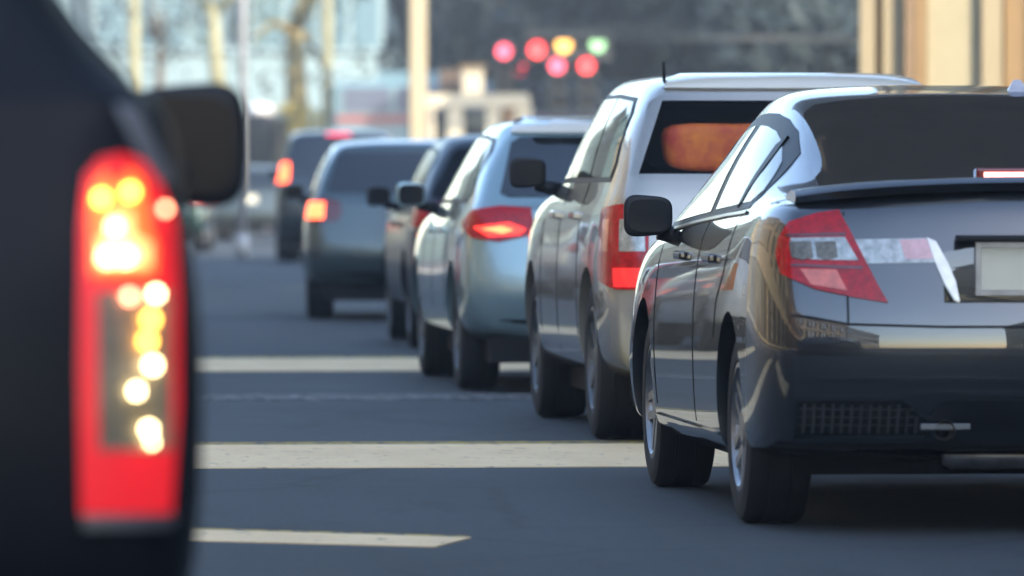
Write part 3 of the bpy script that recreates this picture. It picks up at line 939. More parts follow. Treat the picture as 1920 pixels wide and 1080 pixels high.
# orange glow in the rear glass, given as a solid coloured bundle
cl = bmesh.new()
box(cl, -.38, .40, -.13, .13, -.11, .10)
bmesh.ops.subdivide_edges(cl, edges=cl.edges[:], cuts=7, use_grid_fill=True)
for v in cl.verts:
    n = Vector((math.sin(v.co.z * 17 + v.co.x * 6), math.cos(v.co.x * 13), math.sin(v.co.x * 15 + v.co.y * 9))) * .010
    v.co += n
for _ in range(6): bmesh.ops.smooth_vert(cl, verts=cl.verts[:], factor=.5, use_axis_x=True, use_axis_y=True, use_axis_z=True)
co = obj('glow_bundle', cl, M['orange_glow_paint'], None, True)
co.location = (3.54, 28.93, 1.268)
tag(co, 'orange and red glow in the rear glass of the pearl white estate car, given as a solid bundle', 'bundle')
ant = bmesh.new(); tube(ant, [(0, 0, 0), (-.008, -.05, .085)], [.009, .006], 8)
ao = obj('roof_antenna', ant, M['black_plastic'], suv, True); ao.location = (-.54, -.2, 1.548)

# ------------------------------------------------------------------ silver blue hatchback
A3 = 30
pearl = mat('sunlit_band_cream', (.90, .82, .66), .3, 0, 1.0)  # same painted sunlight for the hatchback's roof edge
pH = dict(spoiler=(.555, 1.372, 1.452, pearl), W=.87, B=.985, H=1.47, wb=2.62, wt=.63, ro=.82, rake=.42, rad=.32, lang=A3, bumper_z=.62, rw=(.80, .86), plate_z=.78, slot=(-.60, -.34, .335, .375), pillars=(.42, 1.3), bow=.14,  # spoiler, pearl: the painted sunlit band of the roof edge
          lamps=[('tail_lamp', cpoly([(-.86, -.42, .90), (-.80, -.58, .965), (-.68, -.68, .985), (-.52, -.72, .975), (-.50, -.74, .90), (-.52, -.76, .835), (-.68, -.72, .80), (-.80, -.62, .82)], A3), M['red_lens'], .012),
                 ('lit_lens', cpoly([(-.78, -.60, .875), (-.62, -.70, .90), (-.54, -.74, .865), (-.58, -.75, .835), (-.72, -.68, .825)], A3), M['lit_red'], .015),
                 ('bulb', cpoly([(-.73, -.62, .865), (-.66, -.70, .88), (-.61, -.74, .86), (-.66, -.72, .84)], A3), M['lit_orange'], .019)])
make_hatch('hatchback_car', 'silver blue hatchback with its tail lamp lit, next ahead of the pearl white estate car', 'car', (3.68, 36.3, 0), 0, pH, silverblue)

# ------------------------------------------------------------------ cars further up the queue
navy = mat('dark_blue_paint', (0.012, 0.022, 0.032), 0.35, 0, .25, coat_rough=.1)
greygreen = paint('grey_green_paint', (0.075, 0.11, 0.115), 0.5)
charcoal = paint('charcoal_paint', (0.035, 0.045, 0.05), 0.4)
lampS = lambda m2: [('tail_lamp', cpoly([(-.84, -.45, .80), (-.83, -.48, .97), (-.70, -.66, .98), (-.60, -.70, .96), (-.58, -.74, .86), (-.62, -.73, .80)], 30), M['red_lens_dark'], .012),
         ('lit_lens', cpoly([(-.83, -.50, .82), (-.83, -.48, .95), (-.70, -.66, .95), (-.70, -.68, .82)], 30), m2, .016)]
pd = dict(glass=M['glass_dim'], W=.86, B=.96, H=1.45, wb=2.6, wt=.62, ro=.82, rake=.42, rad=.31, lamps=lampS(M['red_lens']))
make_hatch('saloon_car', 'dark blue car half hidden beyond the silver blue hatchback', 'car', (4.06, 45.4, 0), R(-1), pd, navy)
pg = dict(W=.86, B=.98, H=1.475, wb=2.5, wt=.64, ro=.78, rake=.30, rad=.30, lamps=lampS(M['lit_orange']), levels=2, rw=(.84, .86))
make_hatch('hatchback_car', 'small grey green hatchback with one lit tail lamp, ahead of the dark blue car', 'car', (3.93, 55.2, 0), R(-3), pg, greygreen)
lampT = [('tail_lamp', cpoly([(-.88, -.55, 1.08), (-.87, -.52, 1.40), (-.74, -.62, 1.41), (-.66, -.68, 1.10)], 30), M['red_lens'], .012),
         ('lit_lens', cpoly([(-.875, -.56, 1.10), (-.865, -.55, 1.38), (-.70, -.64, 1.38), (-.68, -.69, 1.12)], 30), M['lit_orange'], .016)]
pt = dict(W=.90, B=1.18, H=1.86, wb=2.75, wt=.70, ro=.86, rake=.24, rad=.36, tw=.25, zs=.30, hood=1.08, lamps=lampT, stop=(.17, M['lit_pink']), plate_z=.9)
make_hatch('sport_utility_car', 'tall dark SUV with a pink brake light high above its rear window', 'car', (5.80, 95, 0), R(-5), pt, charcoal)
# mini bus beyond
vanlamp = [('tail_lamp', cpoly([(-.90, -.62, .95), (-.90, -.62, 1.3), (-.80, -.78, 1.3), (-.80, -.80, .95)], 30), M['red_lens_dark'], .012)]
twotone = mat('van_silver_paint', (0.42, 0.45, 0.45), 0.35, 0.4, 0.8, noise=.05)
pv = dict(glass=M['glass_dim'], W=.90, B=1.25, H=2.72, wb=2.9, wt=.80, ro=.9, rake=.12, rad=.34, lamps=vanlamp, hood=1.1, wind_end=3.3, wind_top=2.9, nose=.8, plate=False, cowl=-.3, zs=.25, rw=(.98, .98), pillars=(.5, 1.6))
vr, vb = make_hatch('minibus', 'dark high-roofed minibus beyond the tall dark SUV, its roof edge shining white', 'van', (7.48, 160, 0), R(-8), pv, mat('minibus_paint', (0.010, 0.012, 0.018), 0.5, 0.0, 0.0))
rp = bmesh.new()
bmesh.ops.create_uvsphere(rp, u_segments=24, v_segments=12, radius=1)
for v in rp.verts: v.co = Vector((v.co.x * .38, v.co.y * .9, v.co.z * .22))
ro_ = obj('roof_highlight', rp, mat('highlight_white', (0.9, 0.9, 0.88), 0.3, 0, 0.5), vr, True); ro_.location = (.36, .6, 2.80)  # bright highlight on the roof edge, shaped as a white ellipsoid
draped('bumper_panel', vb, [(-.86, .48), (.86, .48), (.84, 1.05), (-.84, 1.05)], twotone, vr, off=.02, step=.1)
ps = dict(W=.86, B=.96, H=1.44, wb=2.6, wt=.62, ro=.82, rake=.42, rad=.31, lamps=lampS(M['red_lens']))
make_hatch('saloon_car', 'grey car far up the road between the dark minibus and the tall dark SUV', 'car', (6.15, 128, 0), R(-8), ps, paint('far_grey_paint', (.06, .08, .08), .4))
# left lane car, mostly hidden by the near one
pl = dict(W=.87, B=.97, H=1.46, wb=2.6, wt=.62, ro=.82, rake=.40, rad=.31, lamps=lampS(M['red_lens']))
make_hatch('saloon_car', 'dark green car in the left lane glimpsed below the near wing mirror', 'car', (3.62, 108, 0), R(-5), pl, paint('dark_green_paint', (0.02, 0.05, 0.045)))

# ------------------------------------------------------------------ the near car on the left
def lamp_poly(pts, y=10.5 - .0, Xc=-.44, s=1215.0):
    return [((px + 140) / s - Xc, CAM_H - (py - 342) / s) for px, py in pts]
pn = dict(W=.893, shoulder=[.965, .955, .87, .695, .025], glass=M['glass_near'], B=1.262, H=1.76, wb=2.62, wt=.555, ro=.84, rake=.20, rad=.35, tw=.235, zs=.30, hood=1.08, rw=(.66, .93), plate_z=.82, mirror=(.25, .13, .235), mirror_z=-.075, mirror_x=.045, mirror_mat=M['black_plastic'], levels=3,
          bow=.06, lamps=[('tail_lamp', [(-2, 3), (-2, 3.01), (-2.01, 3)], M['red_lens'], .01)], plate=False, wind_end=2.05, cowl=.55)
pn['lamps'] = []
near, bvn = make_hatch('sport_utility_car', 'very near dark navy SUV at the left edge, its tall tail lamp glowing red', 'car', (-.44, 11.3, 0), 0, pn, mat('near_black_paint', (0.007, 0.009, 0.014), .45, 0, .06, coat_rough=.15, noise=.2, nscale=2, spec=.16))
M['near_red'] = mat('near_lamp_red', (0.55, 0.01, 0.02), 0.3, 0, .4, emit=(1.0, 0.025, 0.035), estr=0.16)
M['highlight_grey'] = mat('highlight_grey', (.20, .21, .23), .35, .3)  # colour of the painted body-edge highlight
M['near_glow'] = mat('near_lamp_glow', (0.8, 0.1, 0.03), 0.3, 0, .4, emit=(1.0, 0.13, 0.025), estr=0.55)
M['near_core'] = mat('near_lamp_core', (0.9, 0.5, 0.3), 0.3, emit=(1.0, 0.42, 0.10), estr=0.62)
M['near_clear'] = mat('near_lamp_clear', (0.22, 0.20, 0.15), 0.25, 0.1, .6, noise=.4, nscale=14)
M['glint_warm'] = mat('glint_warm', (0.9, 0.8, 0.6), 0.3, emit=(1.0, 0.74, 0.36), estr=6.5)  # sun glints on the clear lens, modelled as glowing beads
M['bulb_core'] = mat('bulb_core', (0.9, 0.8, 0.6), 0.3, emit=(1.0, 0.70, 0.32), estr=3.0)
M['bulb_orange'] = mat('bulb_orange', (0.9, 0.4, 0.1), 0.3, emit=(1.0, 0.42, 0.05), estr=5.58)
M['bulb_red'] = mat('bulb_red', (0.9, 0.3, 0.2), 0.3, emit=(1.0, 0.30, 0.16), estr=5.58)
for s in (1, -1):
    f = (lambda q: q) if s > 0 else mir
    def ND(n, pts, m, par, off): return draped(n, bvn, f(lamp_poly(pts)), m, par, 'rear', off=off, step=.03, depth=.03)
    T = ND('tail_lamp', [(150, 965), (146, 700), (150, 420), (160, 330), (185, 300), (225, 292), (262, 305), (292, 350), (318, 420), (325, 560), (325, 760), (312, 965)], M['near_red'], near, .015)
    ND('brake_lens', [(168, 522), (165, 420), (172, 350), (195, 322), (212, 360), (236, 322), (258, 345), (268, 420), (282, 470), (280, 522)], M['near_glow'], T, .022)
    ND('clear_lens', [(182, 845), (180, 550), (305, 550), (308, 845)], M['near_clear'], T, .022)
    ND('brake_core', [(182, 505), (180, 455), (206, 440), (206, 405), (236, 405), (240, 450), (268, 465), (268, 505)], M['near_core'], T, .028)
    ND('lamp_base', [(155, 992), (152, 968), (318, 968), (310, 992)], M['steel'], T, .018)
    for (px, py, r_, m) in ((215, 425, .010, 'bulb_core'), (200, 482, .012, 'bulb_core'), (236, 482, .012, 'bulb_core'), (293, 552, .0075, 'glint_warm'), (242, 556, .007, 'bulb_red'), (313, 392, .006, 'bulb_red'),
                            (283, 600, .009, 'bulb_orange'), (276, 640, .009, 'bulb_orange'), (286, 686, .0085, 'glint_warm'), (255, 734, .0075, 'glint_warm'), (278, 806, .0075, 'glint_warm'), (284, 830, .005, 'glint_warm'), (190, 372, .010, 'bulb_orange'), (245, 360, .010, 'bulb_orange')):
        (u, v), = f(lamp_poly([(px, py)]))
        h = bvn.ray_cast(Vector((u, -6, v)), Vector((0, 1, 0)))[0]
        b = bmesh.new(); bmesh.ops.create_icosphere(b, subdivisions=2, radius=r_)
        o = obj('bulb', b, M[m], T, True); o.location = (h.x, h.y - .040, h.z)  # the warm beads stand for sun glints, the rest are bulbs
    draped('tailgate_gap', bvn, f([(.50, .45), (.512, .45), (.512, 1.24), (.50, 1.24)]), M['seam'], near, 'rear', off=.003, step=.05, depth=.004)
    # highlight of the body edge, painted as a pale grey strip
    draped('pillar_highlight', bvn, f([(.735, 1.235), (.770, 1.230), (.825, 1.115), (.795, 1.105)]), M['highlight_grey'] if 'highlight_grey' in M else M['steel'], near, 'rear', off=.006, step=.03)

# ------------------------------------------------------------------ left lane vehicles ahead of the near SUV (outside the frame, seen in the black car's door)
pw = dict(W=.90, B=1.20, H=1.95, wb=2.8, wt=.76, ro=.9, rake=.14, rad=.33, hood=1.1, zs=.25, lamps=[('tail_lamp', cpoly([(-.90, -.62, .75), (-.90, -.62, 1.15), (-.74, -.82, 1.15), (-.74, -.84, .75)], 30), M['amber_lens'], .012)], stop=None)
make_hatch('delivery_van', 'white van in the left lane, outside the photo, mirrored in the black saloon', 'van', (-.55, 43.0, 0), 0, pw, paint('van_white_paint', (0.72, 0.71, 0.66), 0.0))

prd = dict(W=.87, B=.98, H=1.50, wb=2.6, wt=.63, ro=.82, rake=.35, rad=.31, lamps=lampS(M['red_lens']))
make_hatch('hatchback_car', 'red hatchback in the left lane, outside the photo, mirrored in the pearl white estate', 'car', (-.55, 51.5, 0), 0, prd, paint('bright_red_paint', (.55, .02, .02), .0))
make_hatch('hatchback_car', 'pale hatchback in the left lane, outside the photo, ahead of the red one', 'car', (-.55, 58.5, 0), 0, dict(prd), paint('pale_car_paint', (.5, .5, .46), .1))

# ------------------------------------------------------------------ buildings
def facade(name, label, x0, x1, y0, y1, H, m, face, bays, floors, wm, rz=0.0, pivot=None, base_h=3.8, group=None, win_w=.55, cat='building', frame_m=None):
    """box building with recessed windows on the given face ('+x','-x','-y')"""
    cx, cy = (pivot if pivot else ((x0 + x1) / 2, (y0 + y1) / 2))
    r = root(name, label, cat, (cx, cy, 0), rz, group)
    x0 -= cx; x1 -= cx; y0 -= cy; y1 -= cy
    boxo('wall', (x0, x1, y0, y1, 0, H), m, r)
    cb = bmesh.new(); box(cb, x0 - .35, x1 + .35, y0 - .35, y1 + .35, H, H + .5)
    obj('cornice', cb, m, r)
    lo, hi = (y0, y1) if face[1] == 'x' else (x0, x1)
    bw = (hi - lo) / bays
    fh = (H - base_h) / max(1, floors)
    frame_m = frame_m or m
    wmesh = fmesh = None
    for b in range(bays):
        for fl in range(-1, floors):
            w = bw * (win_w if fl >= 0 else .8) / 2
            zc0 = base_h + fl * fh + fh * .22 if fl >= 0 else .3
            zc1 = base_h + fl * fh + fh * .82 if fl >= 0 else base_h * .78
            c = lo + bw * (b + .5)
            dep = .05
            bm = bmesh.new(); fm = bmesh.new(); t = .12
            for (bb, i0, i1, k0, k1, d0, d1) in ([(bm, c - w, c + w, zc0, zc1, 0, dep)] +
                    [(fm, c - w - t, c - w, zc0 - t, zc1 + t, 0, dep + .12), (fm, c + w, c + w + t, zc0 - t, zc1 + t, 0, dep + .12), (fm, c - w, c + w, zc1, zc1 + t, 0, dep + .12), (fm, c - w, c + w, zc0 - t, zc0, 0, dep + .2), (fm, c - .04, c + .04, zc0, zc1, 0, dep + .06)]):
                if face == '-y': box(bb, i0, i1, y0 - d1, y0 - d0 + .01, k0, k1)
                elif face == '-x': box(bb, x0 - d1, x0 - d0 + .01, i0, i1, k0, k1)
                else: box(bb, x1 + d0 - .01, x1 + d1, i0, i1, k0, k1)
            wo_ = obj('window', bm, wm, r); obj('window_frame', fm, frame_m, wo_)
    return r

cream = mat('cream_render', (0.46, 0.37, 0.24), 0.8, noise=.12, nscale=.8)
cream2 = mat('pale_cream_render', (0.44, 0.37, 0.24), 0.8, noise=.08, nscale=.7)
tan = mat('tan_render', (0.34, 0.23, 0.12), 0.8, noise=.1, nscale=.8)
greyr = mat('grey_render', (0.36, 0.38, 0.38), 0.8, noise=.15, nscale=.6)
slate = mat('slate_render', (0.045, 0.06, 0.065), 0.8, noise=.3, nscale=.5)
paleb = mat('pale_blue_render', (0.30, 0.41, 0.43), 0.6, noise=.1, nscale=.4)
winm = mat('window_glass', (0.03, 0.04, 0.05), 0.08, 0, .5)
M['win'] = winm
specs = [(-60, -28, 11.5, greyr, 'grey', 'far behind the camera'), (-27, -6, 12, cream, 'cream', 'behind the camera'), (-5, 14, 10.2, tan, 'tan', 'beside the camera'), (15, 36, 9.5, cream2, 'pale cream', 'beside the queue'),
         (37, 60, 10.6, cream, 'warm cream', 'beside the white van'), (61, 84, 9.5, greyr, 'light grey', 'further up'), (85, 112, 10.0, cream2, 'off-white', 'by the bend')]
for i, (a, b, h, m, w, pl_) in enumerate(specs):
    facade('street_building', '%s terrace on the left side, %s, outside the photo' % (w, pl_), -20, -11.3, a, b, h, m, '+x', max(3, int((b - a) / 4)), 2, winm)
for i, (a, b, h, m, w, pl_) in enumerate([(-60, -30, 18, cream, 'cream', 'far behind the camera'), (-29, -3, 18.5, greyr, 'grey', 'behind the camera'), (-2, 22, 18, tan, 'tan', 'beside the camera'), (23, 52, 18.4, greyr, 'light grey', 'beside the queue')]):
    facade('street_building', '%s terrace on the right side, %s, outside the photo' % (w, pl_), 12.5, 19, a, b, h, m, '-x', max(3, int((b - a) / 4)), 4, winm)
concrete = mat('stained_concrete', (.20, .17, .14), .85, noise=.25, nscale=.7)
teal_r = mat('pale_teal_render', (0.13, 0.20, 0.205), 0.7, noise=.12, nscale=.4)
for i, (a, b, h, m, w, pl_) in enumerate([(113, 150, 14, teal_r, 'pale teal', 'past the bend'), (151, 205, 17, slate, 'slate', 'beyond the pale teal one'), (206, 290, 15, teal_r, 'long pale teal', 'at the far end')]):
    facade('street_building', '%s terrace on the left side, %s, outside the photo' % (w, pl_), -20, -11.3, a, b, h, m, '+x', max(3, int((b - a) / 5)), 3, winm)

# cream building at the upper right
def cream_building():
    X0, _ = W(1610, 0, 66)
    r = root('cream_building', 'sunlit cream building with tall pilasters at the upper right behind the black saloon', 'building', (X0, 66, 0), R(-9.5))
    boxo('wall', (0, 14, .25, 16, 0, 15), cream2, r)
    pxm = 66 / F_PX
    def xr(px): return (px - 1610) * pxm
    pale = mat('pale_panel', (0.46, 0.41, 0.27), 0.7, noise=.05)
    strip_brown = mat('brown_strip', (0.30, 0.21, 0.13), 0.8, noise=.15)  # brown tone of the darker strips
    for i, (a, b, d, m, nm) in enumerate([(1612, 1640, .10, cream2, 'pilaster'), (1643, 1652, -.08, strip_brown, 'downpipe'), (1655, 1694, .05, cream2, 'wall_panel'), (1697, 1716, .16, strip_brown, 'pilaster'), (1718, 1736, .10, tan, 'pilaster'),
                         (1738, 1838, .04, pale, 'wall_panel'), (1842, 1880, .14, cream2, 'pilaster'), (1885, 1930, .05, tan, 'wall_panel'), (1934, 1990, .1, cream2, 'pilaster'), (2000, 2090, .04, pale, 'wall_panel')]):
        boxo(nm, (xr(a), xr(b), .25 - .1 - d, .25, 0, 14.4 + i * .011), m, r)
    for i in range(5):
        for k in range(3):
            wbm = bmesh.new(); box(wbm, 2.4 + i * 2.2, 3.5 + i * 2.2, .10, .25, 4.6 + k * 3.2, 6.6 + k * 3.2)
            obj('window', wbm, winm, r)
    boxo('cornice', (-.2, 14.3, -.4, 16, 15, 15.5), cream2, r)
cream_building()

# white portal building in the middle distance
def portal():
    pcream = mat('bright_cream_render', (.66, .58, .42), .8, noise=.06)
    Y = 140; s = F_PX / Y
    X0, _ = W(805, 0, Y)
    r = root('portal_building', 'small sunlit cream gatehouse with square pillars and dark openings, above the silver blue hatchback', 'building', (X0, Y, 0), R(-6))
    q = lambda px: (px - 805) / s
    z = lambda py: CAM_H - (py - 342) / s
    for a, b in ((805, 816), (838, 868), (912, 938), (966, 996)):
        boxo('pillar', (q(a), q(b), 0, .5, 0, z(196)), pcream, r)
    boxo('beam', (q(800), q(992), -.06, .56, z(200), z(176)), pcream, r)
    boxo('upper_block', (q(868), q(906), 0, .7, z(176), z(126)), pcream, r)
    boxo('roof', (q(862), q(912), -.1, .8, z(126), z(122)), tan, r)
    boxo('back_wall', (q(805), q(996), 1.4, 1.6, 0, z(205)), slate, r)
    boxo('door', (q(940), q(964), 1.2, 1.4, 0, z(190)), mat('brown_door', (.12, .08, .05), .6), r)
    boxo('shutter', (q(820), q(862), 1.4, 1.7, z(176), z(128)), mat('brown_shutter', (.14, .10, .07), .7), r)
portal()
# tall cream column
def column(px, w, Y, m, label, top=9, name='street_column'):
    X, _ = W(px, 0, Y)
    r = root(name, label, 'column', (X, Y, 0), 0)
    boxo('shaft', (-w / 2, w / 2, -w / 2, w / 2, .3, top), m, r, .03)
    boxo('plinth', (-w * .8, w * .8, -w * .8, w * .8, 0, .3), m, r)
    boxo('cap', (-w * .7, w * .7, -w * .7, w * .7, top, top + .25), m, r)
column(783, .31, 125, cream2, 'tall cream square column left of the cream gatehouse')

def pole(px, Y, rad, m, label, top=9.0, lean=0.0, name='street_pole', cat='pole', lamp=True):
    X, _ = W(px, 0, Y)
    r = root(name, label, cat, (X, Y, 0), 0)
    b = bmesh.new(); tube(b, [(0, 0, 0), (lean * .4, 0, top * .4), (lean, 0, top)], [rad * 1.15, rad, rad * .8], 16)
    obj('shaft', b, m, r, True)
    b = bmesh.new(); tube(b, [(0, 0, 0), (0, 0, .35)], [rad * 1.7, rad * 1.5], 16)
    obj('base', b, m, r, True)
    if lamp:
        b = bmesh.new(); tube(b, [(lean, 0, top - .1), (lean - .8, 0, top + .5), (lean - 2, 0, top + .6)], [.05, .05, .04], 10)
        obj('arm', b, m, r, True)
        boxo('lamp_head', (lean - 2.5, lean - 1.9, -.12, .12, top + .54, top + .70), M['steel'], r, .03)
yel = mat('weathered_yellow_paint', (0.36, 0.34, 0.19), 0.7, noise=.25, nscale=1.2)
yel2 = mat('ochre_bark', (0.36, 0.26, 0.08), 0.85, second=(0.24, 0.22, 0.12), nscale=2)
gpole = mat('grey_pole', (0.42, 0.43, 0.44), 0.5, 0.3, noise=.1)
pole(252, 168, .15, yel, 'pale yellow lamp post above the near SUV, leftmost of the posts')
pole(455, 100, .055, gpole, 'thin grey post just right of the near wing mirror')
pole(614, 166, .13, yel, 'pale yellow post between the ochre tree trunk and the pale blue bus')

# pale background building on the left
def pale_building():
    Y = 185
    X0, _ = W(60, 0, Y); X1, _ = W(775, 0, Y)
    r = root('office_building', 'pale blue office block with window bands behind the posts at the upper left', 'building', (X0, Y, 0), R(-3))
    Wd = X1 - X0
    boxo('wall', (0, Wd, 0, 14, 0, 18), paleb, r)
    wpale = mat('pale_window', (0.16, 0.26, 0.30), 0.12, 0, .5)
    dk = mat('dark_window', (0.05, 0.08, 0.10), 0.15, 0, .5)
    n = 12
    for fl in range(5):
        for i in range(n):
            a = Wd * (i + .12) / n; b = Wd * (i + .88) / n
            zz = .8 + fl * 3.4
            wo_ = boxo('window', (a, b, -.06, .05, zz + .6, zz + 2.3), dk if (i * 7 + fl * 3) % 5 == 0 else wpale, r)
            fm = bmesh.new(); box(fm, a - .06, b + .06, -.14, 0, zz + .45, zz + .6)
            obj('window_sill', fm, paleb, wo_)
    boxo('cornice', (-.3, Wd + .3, -.5, 14, 18, 18.6), paleb, r)
pale_building()

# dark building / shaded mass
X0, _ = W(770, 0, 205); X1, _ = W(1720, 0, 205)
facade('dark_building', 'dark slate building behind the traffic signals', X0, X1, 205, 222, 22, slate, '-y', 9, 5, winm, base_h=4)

# bus crossing in the distance
def bus():
    Y = 150
    Xa, _ = W(622, 0, Y); 
    r = root('bus', 'pale blue bus with a pink stripe seen side-on behind the grey green hatchback', 'bus', (Xa, Y, 0), R(-4))
    pb = mat('bus_blue', (0.18, 0.30, 0.34), 0.35, 0, .8, noise=.05)
    boxo('body', (0, 7.5, 0, 2.4, .45, 3.35), pb, r, .12)
    boxo('roof_unit', (1.0, 3.2, .5, 1.9, 3.35, 3.58), pb, r, .05)
    boxo('stripe', (.1, 7.4, -.015, .01, 2.42, 2.60), mat('bus_pink', (0.34, 0.10, 0.10), .4, 0, .5), r)
    for i in range(6):
        boxo('window', (.25 + i * 1.18, 1.3 + i * 1.18, -.02, .01, 2.68, 3.22), mat('bus_window', (0.10, 0.13, 0.20), .1, 0, .6) if i == 0 else bpy.data.materials['bus_window'], r)
    for y in (1.3, 5.8):
        b = bmesh.new(); lathe_x(b, [(-.12, .001), (-.12, .30), (-.12, .47), (.12, .47), (.12, .001)], 28)
        o = obj('wheel', b, M['rubber'], r); o.rotation_euler = (0, 0, R(90)); o.location = (y, .16, .47)
bus()

# ------------------------------------------------------------------ trees
def leaf_cloud(name, centres, n, size, m, parent, seed):
    rnd = random.Random(seed)
    verts = []; faces = []
    for i in range(n):
        cx, cy, cz, r = rnd.choice(centres)
        while True:
            d = Vector((rnd.uniform(-1, 1), rnd.uniform(-1, 1), rnd.uniform(-1, 1)))
            if d.length < 1: break
        d = d.normalized() * (d.length ** .45)
        c = Vector((cx, cy, cz)) + d * r
        a = Vector((rnd.gauss(0, 1), rnd.gauss(0, 1), rnd.gauss(0, 1))).normalized()
        b = a.orthogonal().normalized()
        s = size * rnd.uniform(.6, 1.3)
        k = len(verts)
        verts += [c - a * s, c + b * s * .5, c + a * s, c - b * s * .5]
        faces.append((k, k + 1, k + 2, k + 3))
    me = bpy.data.meshes.new(name)
    me.from_pydata([tuple(v) for v in verts], [], faces)
    return new_obj(name, me, m, parent)

def tree(X, Y, trunk_r, h0, crown, m_leaf, m_bark, label, seed, n=3500, lean=(0, 0), leaf=.16, name='street_tree'):
    r = root(name, label, 'tree', (X, Y, 0), 0)
    rnd = random.Random(seed)
    b = bmesh.new()
    tube(b, [(0, 0, 0), (lean[0] * .3, lean[1] * .3, h0 * .35), (lean[0] * .7, lean[1] * .7, h0 * .7), (lean[0], lean[1], h0)], [trunk_r * 1.3, trunk_r, trunk_r * .9, trunk_r * .7], 12)
    for i, (cx, cy, cz, cr) in enumerate(crown[:6]):
        tube(b, [(lean[0], lean[1], h0 - .3), ((cx + lean[0]) / 2, (cy + lean[1]) / 2, (cz + h0) / 2 + .2), (cx, cy, cz)], [trunk_r * .5, trunk_r * .35, trunk_r * .15], 8)
    obj('trunk', b, m_bark, r, True)
    leaf_cloud('crown', crown, n, leaf, m_leaf, r, seed)
leaf_d = mat('leaf_dark', (0.020, 0.034, 0.036), 0.6, second=(0.040, 0.060, 0.060), nscale=.8)
leaf_m = mat('leaf_mid', (0.06, 0.10, 0.07), 0.6, second=(0.13, 0.16, 0.10), nscale=.8)
bark = mat('bark', (0.16, 0.12, 0.08), 0.9, noise=.3, nscale=3)
def crown_at(w, z0, z1, seed, k=9, d=2.5):
    rnd = random.Random(seed)
    return [(rnd.uniform(-w, w) * .8, rnd.uniform(-d, d), rnd.uniform(z0 + .6, z1 - .8), rnd.uniform(.9, 1.6)) for _ in range(k)]
T_ = [(885, 172, 1.3, 3.0, 8.5), (985, 165, 2.0, 2.6, 8), (1105, 158, 3.2, 1.9, 8), (1240, 150, 3.2, 1.9, 8), (1370, 146, 2.6, 1.8, 7.5), (1480, 150, 2.0, 1.7, 3.8), (1580, 142, 2.4, 2.8, 7)]
tl = ['behind the gatehouse block', 'just right of the gatehouse', 'below the three upright red signals', 'above the pearl white estate car', 'above the right side of the pearl white estate car', 'lowest of the row, left of the cream building', 'beside the cream building']
for i, (px, Y, w, z0, z1) in enumerate(T_):
    X, _ = W(px, 0, Y)
    tree(X, Y, .18, z0 + 1, crown_at(w, z0, z1, 40 + i, 16), leaf_d, bark, 'dark leafy tree ' + tl[i], 40 + i, 9000, leaf=.20)
for (xx, yy, sd, wd) in ((15.5, 57, 70, 'nearer'), (15.5, 62.5, 71, 'further')):  # unseen trees added, crowns set high to shade the road
    tree(xx, yy, .25, 11.0, [(random.uniform(-2.6, 2.6), random.uniform(-2.6, 2.6), random.uniform(12.0, 14.6), 1.6) for _ in range(16)], leaf_d, bark, 'unseen tall tree added to shade the road before the cream building, the %s of two' % wd, sd, 9000, leaf=.20, name='street_tree')
hb_ = mat('shade_board_brown', (.030, .025, .020), .7, second=(.070, .055, .045), nscale=.45)  # unseen board added to darken what the saloon's rear glass mirrors
hr = root('overhead_shade_board', 'unseen brown board added over the queue to darken the rear glass of the black saloon', 'hoarding', (9.4, 34.5, 0), 0)
boxo('shade_board', (-7.4, 1.6, 0, .25, 5.2, 13.5), hb_, hr)
boxo('shade_board_bar', (-7.5, 1.7, -.08, .0, 5.0, 5.2), gpole if 'gpole' in globals() else hb_, hr)
boxo('post', (-.35, .35, .26, .9, 0.12, 13.2), hb_, hr)  # post of the added shade board
# ochre trunks with grey green crowns on the left
X, _ = W(563, 0, 172); tree(X, 172, .30, 5.2, crown_at(1.6, 3.4, 7.5, 5, 8, 1.5), leaf_m, yel2, 'street tree with a thick sunlit ochre trunk, left of the pale yellow post', 5, 550, lean=(-.15, 0), leaf=.12)
X, _ = W(425, 0, 170); tree(X, 170, .20, 5.5, crown_at(1.3, 4.2, 7.5, 6, 7, 1.5), leaf_m, yel, 'street tree with a slim pale leaning trunk above the near wing mirror', 6, 220, lean=(-.35, 0), leaf=.12)
X, _ = W(300, 0, 170); tree(X, 170, .12, 4.8, crown_at(.9, 4.0, 7.5, 8, 7, 1.5), leaf_d, bark, 'small dark tree between the leftmost post and the leaning trunk', 8, 420, leaf=.12)
# shrub with ochre foliage at the trunk foot
X, _ = W(545, 0, 168)
sh = root('bush', 'ochre bush at the foot of the thick tree trunk, left of the tall dark SUV', 'bush', (X, 168, 0), 0)
leaf_cloud('foliage', [(0, 0, 1.4, 1.2), (.1, 0, 2.3, .8), (-.3, 0, 1.0, .8)], 1500, .10, mat('leaf_ochre', (0.30, 0.24, 0.05), .7, second=(.42, .34, .10), nscale=2), sh, 12)

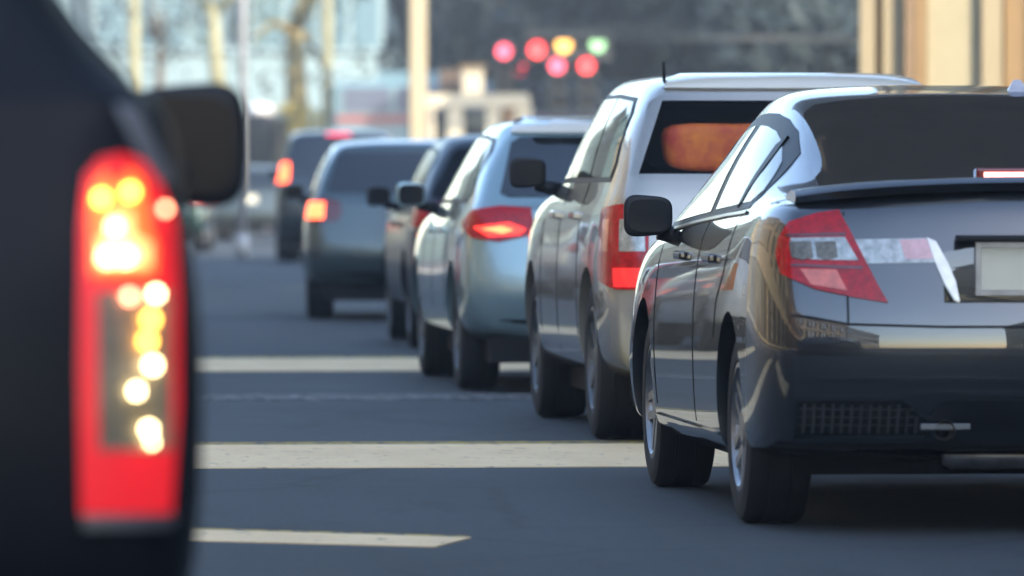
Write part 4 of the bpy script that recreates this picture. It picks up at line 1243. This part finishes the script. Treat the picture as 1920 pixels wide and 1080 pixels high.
# ------------------------------------------------------------------ traffic signals
sig = {}
for n, c, st in (('red', (1.0, .05, .05), 1.5), ('amber', (1.0, .48, .10), 1.3), ('green', (.40, .75, .36), .75), ('pink', (1.0, .09, .14), 1.4), ('dimred', (1.0, .06, .08), .8)):
    sig[n] = mat('signal_' + n, c, .4, emit=c, estr=st)
off_lens = mat('signal_off', (.02, .02, .02), .3)
house = mat('signal_housing', (.02, .025, .025), .5)
def signal(px, py, Y, lit, horizontal, label):
    X, Z = W(px, py, Y)
    r = root('traffic_signal', label, 'traffic light', (X, Y, Z), 0, 'traffic signals on the mast arms')
    pos = [(0, 0), (.55, .10), (1.25, .12)] if horizontal else [(0, 0), (0, -.36), (0, -.72)]
    if horizontal:
        boxo('housing', (-.26, 1.55, .02, .26, -.24, .36), house, r, .03)
    else:
        boxo('housing', (-.20, .20, .02, .26, -.93, .21), house, r, .03)
    for i, (dx, dz) in enumerate(pos):
        b = bmesh.new()
        lathe_x(b, [(-.015, .0005), (-.012, .08), (0, .145 if not horizontal else .16)], 24)
        k = lit[i]
        o = obj('lens', b, sig[k] if k else off_lens, r, True)
        o.rotation_euler = (0, 0, R(90)); o.location = (dx, .012, dz)
        v = bmesh.new()
        rr = .165 if not horizontal else .18
        ring0 = []; ring1 = []
        for q in range(17):
            a = math.pi * (-.1 + 1.2 * q / 16)
            ring0.append(v.verts.new((dx + rr * math.cos(a), .02, dz + rr * math.sin(a)))); ring1.append(v.verts.new((dx + rr * math.cos(a), -.16, dz + rr * math.sin(a))))
        for q in range(16): v.faces.new((ring0[q], ring0[q + 1], ring1[q + 1], ring1[q]))
        obj('visor', v, house, r)
signal(1007, 92, 138, ('red', 'amber', 'green'), True, 'horizontal signal box showing red, amber and green lenses')
signal(945, 95, 140, ('pink', None, None), False, 'upright signal with a pinkish red light, upper left of the group')
signal(975, 130, 150, ('dimred', None, None), False, 'upright signal with a dim red light, lowest of the group')
signal(1045, 122, 136, ('pink', None, None), False, 'upright signal lit pink-red below the horizontal box, left of a second red one')
signal(1100, 122, 134, ('red', None, None), False, 'upright signal lit red, rightmost of the reds')
# mast arms
for (Y, pxa, py, lab, hz) in ((141, 930, 50, 'grey mast arm carrying the signals from the right kerb', 0), (137.5, 990, 70, 'second grey mast arm just below the first', 0), (151, 960, 100, 'lowest grey mast arm behind the other two', 0)):
    Xa, Z = W(pxa, py, Y); Xb, _ = W(1660, py, Y)
    r = root('mast_arm', lab, 'pole', (Xb, Y, 0), 0)
    b = bmesh.new(); tube(b, [(0, 0, 0), (0, 0, Z + .4)], [.14, .10], 12); obj('shaft', b, gpole, r, True)
    b = bmesh.new(); tube(b, [(0, .3, Z), (Xa - Xb, .3, Z)], [.07, .05], 10); obj('arm', b, house, r, True)

# sunlit hoarding glimpsed between the trees at the upper right
X, Z = W(1545, 105, 160)
r = root('hoarding', 'sunlit cream hoarding glimpsed between the dark trees left of the cream building', 'hoarding', (X, 160, 0), 0)
boxo('panel', (-.65, .55, 0, .06, Z - .28, Z + .30), cream2, r)
boxo('post', (-.5, -.4, .06, .16, 0, Z + .2), gpole, r); boxo('post', (.3, .4, .06, .16, 0, Z + .2), gpole, r)

# ------------------------------------------------------------------ thin air between the camera and the far street
hz = bmesh.new(); box(hz, -70, 70, -125, 330, -1.2, 24)
hm = bpy.data.materials.new('haze'); hm.use_nodes = True
for n in list(hm.node_tree.nodes): hm.node_tree.nodes.remove(n)
ho = hm.node_tree.nodes.new('ShaderNodeOutputMaterial'); hv = hm.node_tree.nodes.new('ShaderNodeVolumePrincipled')
hv.inputs['Density'].default_value = HAZE
hv.inputs['Color'].default_value = (.88, .93, .95, 1)
hm.node_tree.links.new(hv.outputs[0], ho.inputs['Volume'])
tag(obj('haze', hz, hm), kind='stuff')
